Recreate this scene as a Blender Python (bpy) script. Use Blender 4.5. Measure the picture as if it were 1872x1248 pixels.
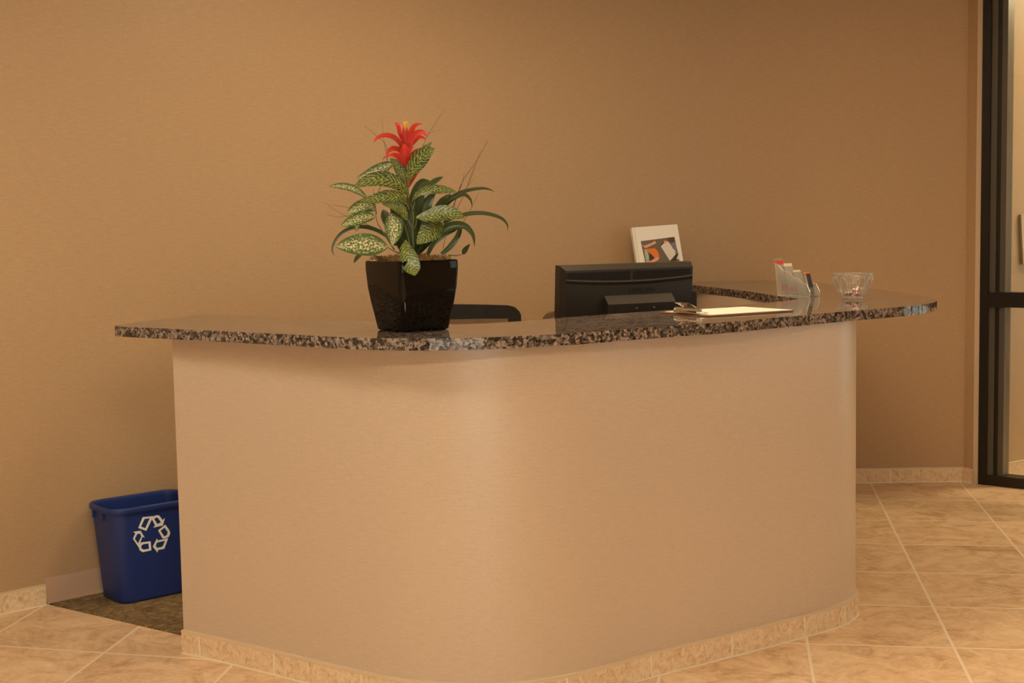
import bpy, bmesh, math, random
from mathutils import Vector, Matrix
random.seed(7)
PI = math.pi
S = bpy.context.scene
for o in list(bpy.data.objects):
    bpy.data.objects.remove(o, do_unlink=True)

# ---------------------------------------------------------------- camera
F_PX, PITCH, ROLL, EYE = 2477.2, 0.0850, -0.0184, 1.3692
cam_d = bpy.data.cameras.new('camera')
cam_d.sensor_width = 36.0
cam_d.lens = F_PX * 36.0 / 1872.0
cam_d.clip_start = 0.05
cam = bpy.data.objects.new('camera', cam_d)
S.collection.objects.link(cam)
R_ = Vector((1, 0, 0)); U_ = Vector((0, math.sin(PITCH), math.cos(PITCH))); FW = Vector((0, math.cos(PITCH), -math.sin(PITCH)))
c_, s_ = math.cos(ROLL), math.sin(ROLL)
cx, cy, cz = R_ * c_ + U_ * s_, U_ * c_ - R_ * s_, -FW
M = Matrix(((cx.x, cy.x, cz.x, 0), (cx.y, cy.y, cz.y, 0), (cx.z, cy.z, cz.z, EYE), (0, 0, 0, 1)))
cam.matrix_world = M
S.camera = cam

# ---------------------------------------------------------------- exposure, world, light levels
S.view_settings.view_transform = 'Standard'
S.view_settings.look = 'None'
S.view_settings.gamma = 1.0
S.view_settings.use_curve_mapping = False
S.view_settings.exposure = 0.0
S.cycles.max_bounces = 10
S.cycles.transparent_max_bounces = 16
S.cycles.sample_clamp_indirect = 4.0
S.cycles.caustics_reflective = False
S.cycles.caustics_refractive = False
W = bpy.data.worlds.new('world'); S.world = W; W.use_nodes = True
wb = W.node_tree.nodes['Background']
wb.inputs['Color'].default_value = (1.0, 0.96, 0.90, 1)
wb.inputs['Strength'].default_value = 2.2
LAMP_NEUTRAL = (1.0, 0.83, 0.55, 1)      # office tubes
LAMP_CLEAR = (1.0, 0.91, 0.68, 1)        # palest lamp tint, set for the light balance
LAMP_WARM = (1.0, 0.725, 0.42, 1)        # warmest lamp tint, also set by balance
LAMPS = dict(lobby_left=28.0, lobby_right=7.0, lobby_near=58.0, lobby_door_fill=1.5, desk=17.0, counter_end_fill=2.0, corridor=42.0)
CEIL = 2.75

# ---------------------------------------------------------------- material helpers
def lin(r, g, b):
    f = lambda v: (v / 255 / 12.92) if v / 255 <= 0.04045 else ((v / 255 + 0.055) / 1.055) ** 2.4
    return (f(r), f(g), f(b), 1)
def mat(name, col=(0.5, 0.5, 0.5), rough=0.5, metal=0.0, spec=0.5, **kw):
    m = bpy.data.materials.new(name); m.use_nodes = True
    b = m.node_tree.nodes['Principled BSDF']
    b.inputs['Base Color'].default_value = (*col[:3], 1)
    b.inputs['Roughness'].default_value = rough
    b.inputs['Metallic'].default_value = metal
    b.inputs['Specular IOR Level'].default_value = spec
    for k, v in kw.items():
        b.inputs[k].default_value = v
    return m
class NT:
    def __init__(s, m):
        s.m = m; s.t = m.node_tree; s.b = s.t.nodes['Principled BSDF']
    def n(s, typ, **kw):
        x = s.t.nodes.new(typ)
        for k, v in kw.items():
            if k.startswith('i_'):
                x.inputs[k[2:].replace('_', ' ')].default_value = v
            else:
                setattr(x, k, v)
        return x
    def l(s, a, b):
        s.t.links.new(a, b)
    def math(s, op, a, b=None, clamp=False):
        x = s.n('ShaderNodeMath', operation=op, use_clamp=clamp)
        for i, v in enumerate((a, b)):
            if v is None: continue
            if isinstance(v, (int, float)): x.inputs[i].default_value = v
            else: s.l(v, x.inputs[i])
        return x.outputs[0]
    def mix(s, fac, a, b, blend='MIX'):
        x = s.n('ShaderNodeMix', data_type='RGBA', blend_type=blend)
        for i, v in ((0, fac), (6, a), (7, b)):
            if isinstance(v, (int, float)): x.inputs[i].default_value = v
            elif isinstance(v, tuple): x.inputs[i].default_value = (*v[:3], 1)
            else: s.l(v, x.inputs[i])
        return x.outputs[2]
    def ramp(s, fac, stops):
        x = s.n('ShaderNodeValToRGB')
        e = x.color_ramp.elements
        while len(e) < len(stops): e.new(0.5)
        for i, (p, c) in enumerate(stops):
            e[i].position = p; e[i].color = (*c[:3], 1)
        s.l(fac, x.inputs[0]); return x.outputs[0]
    def noise(s, vec, scale, detail=3, rough=0.55, dist=0.0):
        x = s.n('ShaderNodeTexNoise'); x.inputs['Scale'].default_value = scale; x.inputs['Detail'].default_value = detail
        x.inputs['Roughness'].default_value = rough; x.inputs['Distortion'].default_value = dist
        s.l(vec, x.inputs['Vector']); return x.outputs['Fac']
    def mapping(s, vec, scale=(1, 1, 1), loc=(0, 0, 0), rot=(0, 0, 0)):
        x = s.n('ShaderNodeMapping'); x.inputs['Scale'].default_value = scale; x.inputs['Location'].default_value = loc
        x.inputs['Rotation'].default_value = rot
        s.l(vec, x.inputs['Vector']); return x.outputs[0]
    def uv(s):
        return s.n('ShaderNodeUVMap').outputs[0]
    def obj(s):
        return s.n('ShaderNodeTexCoord').outputs['Object']
    def bump(s, h, strength=0.2, dist=0.002):
        x = s.n('ShaderNodeBump'); x.inputs['Strength'].default_value = strength; x.inputs['Distance'].default_value = dist
        s.l(h, x.inputs['Height']); s.l(x.outputs[0], s.b.inputs['Normal'])

def woven(name, col, rough, spec, var=0.10):
    m = mat(name, col, rough, 0, spec); t = NT(m)
    uv = t.uv()
    fine = t.noise(t.mapping(uv, (95, 430, 1)), 1.0, 3, 0.6)
    slub = t.noise(t.mapping(uv, (26, 190, 1)), 1.0, 2, 0.5)
    f = t.math('ADD', t.math('MULTIPLY', fine, 0.6), t.math('MULTIPLY', slub, 0.4))
    lo = tuple(c * (1 - var) for c in col[:3]); hi = tuple(min(1, c * (1 + var)) for c in col[:3])
    t.l(t.ramp(f, [(0.33, lo), (0.67, hi)]), t.b.inputs['Base Color'])
    t.bump(f, 0.25, 0.001)
    return m
MAT = {}
MAT['wall'] = woven('wall vinyl', (0.50, 0.345, 0.208), 0.42, 0.35)
MAT['desk_wall'] = woven('counter vinyl', (0.63, 0.50, 0.385), 0.32, 1.0, 0.085)
MAT['plain_wall'] = mat('painted wall', (0.62, 0.50, 0.36), 0.7)
MAT['drywall'] = mat('drywall edge', (0.66, 0.52, 0.38), 0.6)
MAT['ceiling'] = mat('ceiling', (0.78, 0.74, 0.68), 0.9)
MAT['rubber'] = mat('rubber base', (0.60, 0.415, 0.30), 0.45)
MAT['inner_panel'] = mat('inner laminate', (0.66, 0.53, 0.43), 0.5)

def stone_tile(name, floor):
    m = mat(name, (0.5, 0.4, 0.3), 0.42, 0, 0.4); t = NT(m)
    uv = t.uv()
    if floor:
        sep = t.n('ShaderNodeSeparateXYZ'); t.l(uv, sep.inputs[0])
        fx = t.math('FRACT', sep.outputs[0]); fy = t.math('FRACT', sep.outputs[1])
        g = 0.0102
        dx = t.math('MINIMUM', fx, t.math('SUBTRACT', 1.0, fx)); dy = t.math('MINIMUM', fy, t.math('SUBTRACT', 1.0, fy))
        d = t.math('MINIMUM', dx, dy)
        grout = t.math('LESS_THAN', d, g)
        ix = t.math('FLOOR', sep.outputs[0]); iy = t.math('FLOOR', sep.outputs[1])
        cmb = t.n('ShaderNodeCombineXYZ'); t.l(ix, cmb.inputs[0]); t.l(iy, cmb.inputs[1])
        wn = t.n('ShaderNodeTexWhiteNoise', noise_dimensions='3D'); t.l(cmb.outputs[0], wn.inputs['Vector'])
        off = t.n('ShaderNodeVectorMath', operation='SCALE'); t.l(wn.outputs['Color'], off.inputs[0]); off.inputs['Scale'].default_value = 23.0
        add = t.n('ShaderNodeVectorMath', operation='ADD'); t.l(uv, add.inputs[0]); t.l(off.outputs[0], add.inputs[1])
        v = add.outputs[0]
        n1 = t.noise(t.mapping(v, (2.4, 2.6, 1)), 1.2, 8, 0.66, 1.4)
        n2 = t.noise(t.mapping(v, (9, 11, 1)), 1.6, 6, 0.72, 0.8)
        f = t.math('ADD', t.math('MULTIPLY', n1, 0.65), t.math('MULTIPLY', n2, 0.35))
        col = t.ramp(f, [(0.36, (0.53, 0.315, 0.165)), (0.45, (0.71, 0.485, 0.295)), (0.54, (0.83, 0.60, 0.385)), (0.64, (0.90, 0.71, 0.50))])
        tone = t.math('ADD', t.math('MULTIPLY', wn.outputs['Value'], 0.10), 0.95)
        hsv = t.n('ShaderNodeHueSaturation'); t.l(tone, hsv.inputs['Value']); t.l(col, hsv.inputs['Color'])
        col = t.mix(grout, hsv.outputs[0], (0.92, 0.78, 0.62))
        t.l(col, t.b.inputs['Base Color'])
        rg = t.math('ADD', t.math('MULTIPLY', f, 0.15), 0.36); t.l(rg, t.b.inputs['Roughness'])
        hgt = t.math('SUBTRACT', t.math('MULTIPLY', f, 0.15), grout)
        t.bump(hgt, 0.35, 0.002)
    else:
        n1 = t.noise(t.mapping(uv, (26, 22, 1)), 1.0, 6, 0.68, 1.8)
        n2 = t.noise(t.mapping(uv, (80, 80, 1)), 1.0, 4, 0.6, 0.5)
        f = t.math('ADD', t.math('MULTIPLY', n1, 0.7), t.math('MULTIPLY', n2, 0.3))
        t.l(t.ramp(f, [(0.34, (0.58, 0.37, 0.20)), (0.47, (0.80, 0.60, 0.39)), (0.62, (0.92, 0.76, 0.55))]), t.b.inputs['Base Color'])
        t.bump(f, 0.2, 0.001)
    return m
MAT['tile'] = stone_tile('floor tile', True)
MAT['skirt'] = stone_tile('travertine base tile', False)
MAT['grout'] = mat('grout', (0.95, 0.85, 0.69), 0.8)

def carpet_mat():
    m = mat('carpet', (0.1, 0.07, 0.04), 0.95, 0, 0.1); t = NT(m)
    v = t.mapping(t.obj(), (1, 1, 1), rot=(0, 0, -0.42))
    a = t.noise(t.mapping(v, (22, 240, 1)), 1.0, 3, 0.6)
    b = t.noise(t.mapping(v, (60, 420, 1)), 1.0, 2, 0.6)
    c = t.noise(v, 7.0, 3)
    f = t.math('ADD', t.math('MULTIPLY', a, 0.52), t.math('ADD', t.math('MULTIPLY', b, 0.38), t.math('MULTIPLY', c, 0.10)))
    t.l(t.ramp(f, [(0.40, (0.06, 0.038, 0.022)), (0.49, (0.15, 0.10, 0.055)), (0.56, (0.34, 0.24, 0.12)), (0.64, (0.60, 0.45, 0.23))]), t.b.inputs['Base Color'])
    t.bump(f, 0.8, 0.004)
    return m
MAT['carpet'] = carpet_mat()

def granite():
    m = mat('granite', (0.1, 0.08, 0.07), 0.06, 0, 0.5); t = NT(m)
    v = t.obj()
    w = t.n('ShaderNodeTexNoise'); w.inputs['Scale'].default_value = 70; w.inputs['Detail'].default_value = 3; t.l(v, w.inputs['Vector'])
    vs = t.n('ShaderNodeVectorMath', operation='SCALE'); t.l(w.outputs['Color'], vs.inputs[0]); vs.inputs['Scale'].default_value = 0.014
    va = t.n('ShaderNodeVectorMath', operation='ADD'); t.l(v, va.inputs[0]); t.l(vs.outputs[0], va.inputs[1])
    vo = t.n('ShaderNodeTexVoronoi', feature='F1'); vo.inputs['Scale'].default_value = 108; vo.inputs['Randomness'].default_value = 1.0; t.l(va.outputs[0], vo.inputs['Vector'])
    sp = t.n('ShaderNodeSeparateColor'); t.l(vo.outputs['Color'], sp.inputs[0])
    fine = t.noise(v, 380, 4, 0.7)
    mid = t.noise(v, 150, 3, 0.6)
    big = t.noise(v, 22, 2)
    blot = t.math('ADD', t.math('MULTIPLY', sp.outputs[0], 0.55), t.math('ADD', t.math('MULTIPLY', fine, 0.35), t.math('MULTIPLY', big, 0.42)))
    base = t.ramp(blot, [(0.34, (0.018, 0.015, 0.013)), (0.51, (0.060, 0.048, 0.042)), (0.67, (0.16, 0.125, 0.108)), (0.87, (0.40, 0.31, 0.26))])
    black = t.ramp(t.math('ADD', t.math('MULTIPLY', mid, 0.7), t.math('MULTIPLY', fine, 0.3)), [(0.38, (0.10, 0.09, 0.09)), (0.50, (1, 1, 1))])
    t.l(t.mix(1.0, base, black, 'MULTIPLY'), t.b.inputs['Base Color'])
    rr = t.math('ADD', t.math('MULTIPLY', mid, 0.02), 0.008); t.l(rr, t.b.inputs['Roughness'])
    return m
MAT['granite'] = granite()
MAT['black_gloss'] = mat('glazed black pot', (0.005, 0.0035, 0.0025), 0.05, 0, 0.26)
MAT['blue'] = mat('blue plastic', (0.015, 0.038, 0.20), 0.42, 0, 0.45)
MAT['logo_white'] = mat('white print', (0.92, 0.92, 0.90), 0.5)
MAT['black_metal'] = mat('dark bronze frame', (0.012, 0.009, 0.007), 0.35, 0, 0.4)
MAT['bronze'] = mat('bronze reveal', (0.085, 0.075, 0.062), 0.35, 0, 0.5)
MAT['black_plastic'] = mat('black plastic', (0.022, 0.019, 0.016), 0.36, 0, 0.5)
MAT['dark_plastic'] = mat('matte black plastic', (0.014, 0.012, 0.011), 0.5, 0, 0.4)
MAT['gloss_plastic'] = mat('piano black plastic', (0.010, 0.009, 0.008), 0.15, 0, 0.5)
MAT['letter'] = mat('embossed letters', (0.004, 0.004, 0.004), 0.6)
MAT['screw'] = mat('screw head', (0.7, 0.68, 0.62), 0.3, 1.0)
MAT['screen'] = mat('screen', (0.01, 0.01, 0.012), 0.2)
MAT['mesh'] = mat('mesh fabric', (0.012, 0.010, 0.009), 0.8)
MAT['olive'] = mat('olive upholstery', (0.115, 0.075, 0.040), 0.8)
MAT['chrome'] = mat('chrome', (0.86, 0.84, 0.80), 0.10, 1.0)
MAT['hardboard'] = mat('hardboard', (0.20, 0.085, 0.03), 0.55)
MAT['paper'] = mat('paper', (0.86, 0.84, 0.80), 0.7)
MAT['cover'] = mat('white book cover', (0.90, 0.88, 0.86), 0.4)
MAT['pages'] = mat('page block', (0.75, 0.72, 0.66), 0.8)
MAT['desk'] = mat('desk laminate', (0.42, 0.30, 0.20), 0.45)
MAT['orange'] = mat('orange print', (0.78, 0.13, 0.02), 0.5)
MAT['red_print'] = mat('red print', (0.62, 0.05, 0.035), 0.5)
MAT['card_black'] = mat('black card', (0.022, 0.016, 0.013), 0.55)
MAT['card_cream'] = mat('cream card', (0.80, 0.72, 0.56), 0.6)
MAT['candy_white'] = mat('candy white', (0.85, 0.80, 0.78), 0.2)
MAT['candy_red'] = mat('candy red', (0.65, 0.06, 0.05), 0.2)
MAT['candy_blue'] = mat('candy blue', (0.06, 0.06, 0.28), 0.2)
def glass(name, col=(1, 1, 1), rough=0.0, ior=1.45):
    m = mat(name, col, rough); b = m.node_tree.nodes['Principled BSDF']
    b.inputs['Transmission Weight'].default_value = 1.0; b.inputs['IOR'].default_value = ior
    return m
def thin_clear(name, tint=(0.97, 0.97, 0.97), strength=1.0, base=0.04, haze=0.0):
    m = bpy.data.materials.new(name); m.use_nodes = True; t = m.node_tree
    for n in list(t.nodes): t.nodes.remove(n)
    out = t.nodes.new('ShaderNodeOutputMaterial'); mx = t.nodes.new('ShaderNodeMixShader')
    tr = t.nodes.new('ShaderNodeBsdfTransparent'); tr.inputs[0].default_value = (*tint, 1)
    gl = t.nodes.new('ShaderNodeBsdfGlossy'); gl.inputs['Roughness'].default_value = 0.02
    lw = t.nodes.new('ShaderNodeLayerWeight'); lw.inputs['Blend'].default_value = 0.5
    fr = t.nodes.new('ShaderNodeMath'); fr.operation = 'POWER'; fr.inputs[1].default_value = 4.0; t.links.new(lw.outputs['Facing'], fr.inputs[0])
    mu = t.nodes.new('ShaderNodeMath'); mu.operation = 'MULTIPLY_ADD'; mu.inputs[1].default_value = strength; mu.inputs[2].default_value = base
    t.links.new(fr.outputs[0], mu.inputs[0]); t.links.new(mu.outputs[0], mx.inputs[0])
    if haze:
        hz = t.nodes.new('ShaderNodeMixShader'); df = t.nodes.new('ShaderNodeBsdfDiffuse'); df.inputs[0].default_value = (0.85, 0.84, 0.83, 1)
        hz.inputs[0].default_value = haze; t.links.new(tr.outputs[0], hz.inputs[1]); t.links.new(df.outputs[0], hz.inputs[2]); tr = hz
    t.links.new(tr.outputs[0], mx.inputs[1]); t.links.new(gl.outputs[0], mx.inputs[2]); t.links.new(mx.outputs[0], out.inputs[0])
    return m
MAT['bowl_glass'] = thin_clear('clear cut glass', (0.985, 0.98, 0.975), 0.75, 0.05, 0.035)
MAT['acrylic'] = thin_clear('clear acrylic', (0.985, 0.985, 0.985), 0.7, 0.05, 0.10)
MAT['acrylic_edge'] = mat('acrylic edge', (0.85, 0.82, 0.78), 0.08, 0, 0.6, Alpha=0.6)
MAT['pane'] = thin_clear('window pane', (0.90, 0.93, 0.90), 0.8, 0.04)
def emit(name, col, st):
    m = mat(name, (0.9, 0.9, 0.9), 0.5); b = m.node_tree.nodes['Principled BSDF']
    b.inputs['Emission Color'].default_value = col; b.inputs['Emission Strength'].default_value = st
    return m

# leaves
def leaf_mat(name, kind):
    m = mat(name, (0.05, 0.1, 0.02), 0.38, 0, 0.4); t = NT(m)
    sep = t.n('ShaderNodeSeparateXYZ'); t.l(t.uv(), sep.inputs[0])
    u, v = sep.outputs[0], sep.outputs[1]                 # u along 0..1, v across 0..1
    av = t.math('ABSOLUTE', t.math('SUBTRACT', t.math('MULTIPLY', v, 2.0), 1.0))
    if kind == 'stripe':
        nz = t.noise(t.mapping(t.uv(), (7, 4, 1)), 1.0, 3)
        ph = t.math('SUBTRACT', t.math('MULTIPLY', u, 74.0), t.math('MULTIPLY', av, 13.0))
        ph = t.math('ADD', ph, t.math('MULTIPLY', nz, 16.0))
        w = t.math('ADD', t.math('MULTIPLY', t.math('SINE', ph), 0.30), 0.5)
        n3 = t.noise(t.mapping(t.uv(), (16, 26, 1)), 1.0, 4, 0.7)
        n4 = t.noise(t.mapping(t.uv(), (2.5, 2.5, 1), loc=(4, 1, 0)), 1.0, 2)
        f = t.math('ADD', w, t.math('ADD', t.math('MULTIPLY', t.math('SUBTRACT', n3, 0.5), 0.55), t.math('MULTIPLY', t.math('SUBTRACT', n4, 0.5), 0.5)))
        f = t.math('SUBTRACT', f, t.math('MULTIPLY', t.math('POWER', av, 5.0), 0.18))
        t.l(t.ramp(f, [(0.20, (0.030, 0.048, 0.012)), (0.45, (0.085, 0.112, 0.024)), (0.66, (0.19, 0.235, 0.042)), (0.92, (0.37, 0.39, 0.09))]), t.b.inputs['Base Color'])
    elif kind == 'speckle':
        nz = t.noise(t.mapping(t.uv(), (22, 11, 1)), 1.0, 4, 0.75)
        f = t.math('SUBTRACT', nz, t.math('MULTIPLY', t.math('POWER', av, 2.5), 0.17))
        t.l(t.ramp(f, [(0.42, (0.050, 0.098, 0.014)), (0.485, (0.13, 0.18, 0.03)), (0.53, (0.66, 0.62, 0.34)), (0.62, (0.86, 0.82, 0.62))]), t.b.inputs['Base Color'])
    elif kind == 'plain':
        nz = t.noise(t.mapping(t.uv(), (3, 14, 1)), 1.0, 3)
        t.l(t.ramp(nz, [(0.3, (0.028, 0.045, 0.012)), (0.7, (0.075, 0.105, 0.026))]), t.b.inputs['Base Color'])
    elif kind == 'red':
        nz = t.noise(t.mapping(t.uv(), (4, 12, 1)), 1.0, 3)
        f = t.math('ADD', t.math('MULTIPLY', u, 0.55), t.math('MULTIPLY', nz, 0.45))
        t.l(t.ramp(f, [(0.22, (0.36, 0.022, 0.008)), (0.55, (0.60, 0.026, 0.018)), (0.90, (0.70, 0.085, 0.03))]), t.b.inputs['Base Color'])
        t.b.inputs['Roughness'].default_value = 0.35
    t.b.inputs['Subsurface Weight'].default_value = 0.0
    return m
for k in ('stripe', 'speckle', 'plain', 'red'):
    MAT['leaf_' + k] = leaf_mat('leaf ' + k, k)
MAT['stem'] = mat('green stem', (0.10, 0.12, 0.045), 0.5)
MAT['redstem'] = mat('red stem', (0.32, 0.07, 0.03), 0.5)
MAT['twig'] = mat('dry twig', (0.14, 0.06, 0.035), 0.7)
MAT['twigtip'] = mat('pale twig bud', (0.55, 0.36, 0.20), 0.7)
MAT['yellow'] = mat('yellow floret', (0.80, 0.42, 0.04), 0.5)
def moss_mat():
    m = mat('moss', (0.2, 0.1, 0.04), 0.95, 0, 0.1); t = NT(m)
    f = t.noise(t.obj(), 45, 4, 0.7)
    t.l(t.ramp(f, [(0.35, (0.09, 0.055, 0.02)), (0.5, (0.27, 0.15, 0.06)), (0.68, (0.24, 0.20, 0.06))]), t.b.inputs['Base Color'])
    return m
MAT['moss'] = moss_mat()

# ---------------------------------------------------------------- mesh helpers
def link(o, parent=None):
    S.collection.objects.link(o)
    if parent is not None: o.parent = parent
    return o
def obj(name, bm, mats, parent=None, smooth=False, recalc=True):
    if recalc: bmesh.ops.recalc_face_normals(bm, faces=bm.faces[:])
    me = bpy.data.meshes.new(name); bm.to_mesh(me); bm.free()
    for m in (mats if isinstance(mats, (list, tuple)) else [mats]): me.materials.append(MAT[m] if isinstance(m, str) else m)
    if smooth:
        for p in me.polygons: p.use_smooth = True
        if smooth != 'full':
            me.set_sharp_from_angle(angle=math.radians(40))
    o = bpy.data.objects.new(name, me)
    return link(o, parent)
def empty(name, loc=(0, 0, 0), rz=0.0):
    o = bpy.data.objects.new(name, None); o.empty_display_size = 0.1
    o.location = loc; o.rotation_euler = (0, 0, rz); return link(o)
def tag(o, label=None, cat=None, group=None, kind=None):
    for k, v in (('label', label), ('category', cat), ('group', group), ('kind', kind)):
        if v: o[k] = v
    return o
def new(): return bmesh.new()
def box(bm, x0, x1, y0, y1, z0, z1, mi=0, T=None, bev=0.0):
    vs = [bm.verts.new(Vector(p)) for p in ((x0, y0, z0), (x1, y0, z0), (x1, y1, z0), (x0, y1, z0), (x0, y0, z1), (x1, y0, z1), (x1, y1, z1), (x0, y1, z1))]
    fs = [bm.faces.new([vs[i] for i in q]) for q in ((3, 2, 1, 0), (4, 5, 6, 7), (0, 1, 5, 4), (1, 2, 6, 5), (2, 3, 7, 6), (3, 0, 4, 7))]
    for f in fs: f.material_index = mi
    if T is not None: bmesh.ops.transform(bm, matrix=T, verts=vs)
    if bev:
        es = list({e for f in fs for e in f.edges})
        r = bmesh.ops.bevel(bm, geom=es, offset=bev, segments=2, affect='EDGES', profile=0.5)
        for f in r['faces']: f.material_index = mi
    return fs
def prism(bm, pts, z0, z1, mi=0, bev=0.0, seg=2):
    n = len(pts)
    lo = [bm.verts.new((p[0], p[1], z0)) for p in pts]; hi = [bm.verts.new((p[0], p[1], z1)) for p in pts]
    b = bm.faces.new(lo[::-1]); t = bm.faces.new(hi)
    fs = [b, t] + [bm.faces.new((lo[i], lo[(i + 1) % n], hi[(i + 1) % n], hi[i])) for i in range(n)]
    for f in fs: f.material_index = mi
    if bev:
        es = list(b.edges) + list(t.edges)
        bmesh.ops.bevel(bm, geom=es, offset=bev, segments=seg, affect='EDGES', profile=0.5)
def cyl(bm, p0, p1, r0, r1=None, n=16, mi=0, cap=True):
    p0, p1 = Vector(p0), Vector(p1); r1 = r0 if r1 is None else r1
    d = (p1 - p0).normalized(); a = d.orthogonal().normalized(); b = d.cross(a)
    A = [bm.verts.new(p0 + (a * math.cos(2 * PI * i / n) + b * math.sin(2 * PI * i / n)) * r0) for i in range(n)]
    B = [bm.verts.new(p1 + (a * math.cos(2 * PI * i / n) + b * math.sin(2 * PI * i / n)) * r1) for i in range(n)]
    fs = [bm.faces.new((A[i], A[(i + 1) % n], B[(i + 1) % n], B[i])) for i in range(n)]
    if cap: fs += [bm.faces.new(A[::-1]), bm.faces.new(B)]
    for f in fs: f.material_index = mi
def tube(bm, pts, radii, n=8, mi=0):
    pts = [Vector(p) for p in pts]; prev = None; a = None
    if isinstance(radii, (int, float)): radii = [radii] * len(pts)
    for i, p in enumerate(pts):
        d = (pts[min(i + 1, len(pts) - 1)] - pts[max(i - 1, 0)]).normalized()
        a = d.orthogonal().normalized() if a is None else (a - d * a.dot(d)).normalized()
        b = d.cross(a)
        ring = [bm.verts.new(p + (a * math.cos(2 * PI * k / n) + b * math.sin(2 * PI * k / n)) * radii[i]) for k in range(n)]
        if prev:
            for k in range(n):
                f = bm.faces.new((prev[k], prev[(k + 1) % n], ring[(k + 1) % n], ring[k])); f.material_index = mi
        else:
            f = bm.faces.new(ring[::-1]); f.material_index = mi
        prev = ring
    f = bm.faces.new(prev); f.material_index = mi
def cr(pts, n=8, closed=False):
    P = [Vector(p) for p in pts]; out = []; m = len(P)
    for i in range(m if closed else m - 1):
        p1, p2 = P[i], P[(i + 1) % m]
        p0 = P[i - 1] if (closed or i > 0) else p1 * 2 - p2
        p3 = P[(i + 2) % m] if (closed or i + 2 < m) else p2 * 2 - p1
        # centripetal-ish cubic
        d1, d0, d2 = (p2 - p1).length, (p1 - p0).length, (p3 - p2).length
        m1 = ((p2 - p1) / max(d1, 1e-6) * d0 + (p1 - p0) / max(d0, 1e-6) * d1) / max(d0 + d1, 1e-6) * d1
        m2 = ((p3 - p2) / max(d2, 1e-6) * d1 + (p2 - p1) / max(d1, 1e-6) * d2) / max(d1 + d2, 1e-6) * d1
        for k in range(n):
            t = k / n; t2, t3 = t * t, t * t * t
            out.append(p1 * (2 * t3 - 3 * t2 + 1) + m1 * (t3 - 2 * t2 + t) + p2 * (3 * t2 - 2 * t3) + m2 * (t3 - t2))
    if not closed: out.append(P[-1])
    return out
def v2(p): return Vector((p[0], p[1]))
def offset(pts, d):            # +d = to the right of the travel direction
    P = [v2(p) for p in pts]; out = []
    for i, p in enumerate(P):
        a = (P[i] - P[i - 1]).normalized() if i > 0 else None
        b = (P[i + 1] - P[i]).normalized() if i + 1 < len(P) else None
        a = a or b; b = b or a
        na, nb = Vector((a.y, -a.x)), Vector((b.y, -b.x))
        k = (na + nb); k = k / max(k.length, 1e-6)
        out.append(p + k * d / max(k.dot(na), 0.4))
    return out
def arcs(pts):
    s = [0.0]
    for a, b in zip(pts, pts[1:]): s.append(s[-1] + (v2(b) - v2(a)).length)
    return s
def sub(pts, s0, s1):
    s = arcs(pts); P = [v2(p) for p in pts]
    def at(x):
        for i in range(len(s) - 1):
            if s[i] <= x <= s[i + 1]:
                return P[i].lerp(P[i + 1], (x - s[i]) / max(s[i + 1] - s[i], 1e-9))
        return P[-1]
    return [at(s0)] + [P[i] for i in range(len(P)) if s0 + 1e-4 < s[i] < s1 - 1e-4] + [at(s1)]
def strip(bm, inner, outer, z0, z1, mi=0, s0=0.0):
    """closed solid between two polylines; UV in metres (arc length, height)"""
    uvl = bm.loops.layers.uv.verify(); s = arcs(outer); n = len(inner)
    V = [[bm.verts.new((p[0], p[1], z)) for p in L] for L, z in ((outer, z0), (outer, z1), (inner, z1), (inner, z0))]
    fs = []
    for r in range(4):
        A, B = V[r], V[(r + 1) % 4]
        for i in range(n - 1):
            f = bm.faces.new((A[i], A[i + 1], B[i + 1], B[i])); fs.append(f); f.material_index = mi
            zz = {0: (z0, z1), 1: (z1, z1 + 0.05), 2: (z1, z0), 3: (z0 - 0.05, z0)}[r]
            for lp, (si, h) in zip(f.loops, ((s[i], zz[0]), (s[i + 1], zz[0]), (s[i + 1], zz[1]), (s[i], zz[1]))):
                lp[uvl].uv = (si + s0, h)
    for e in (0, n - 1):
        f = bm.faces.new([V[r][e] for r in range(4)]); f.material_index = mi; fs.append(f)
        for lp in f.loops: lp[uvl].uv = (lp.vert.co.x + s0, lp.vert.co.z)
    return fs
def skirting(name, face, joints, h, parent=None, th=0.011):
    """tile base in front of polyline FACE, tiles between JOINTS (arc lengths)"""
    bm = new(); L = arcs(face)[-1]
    strip(bm, face, offset(face, th * 0.93), 0.0, h - 0.008, 1)
    strip(bm, face, offset(face, th + 0.001), h - 0.0075, h, 2)
    J = [0.0] + [j for j in joints if 0 < j < L] + [L]
    g = 0.0035
    for k in range(len(J) - 1):
        a, b = J[k] + (g if k else 0.0), J[k + 1] - (g if k < len(J) - 2 else 0.0)
        if b - a < 0.004: continue
        p = sub(face, a, b)
        strip(bm, offset(p, 0.0015), offset(p, th), 0.004, h - 0.009, 0, s0=k * 3.7)
    strip(bm, face, offset(face, th + 0.003), 0.0, 0.0035, 1)
    return obj(name, bm, ['skirt', 'grout', 'cap'], parent)
MAT['cap'] = mat('bullnose cap', (0.76, 0.60, 0.41), 0.5)

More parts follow.
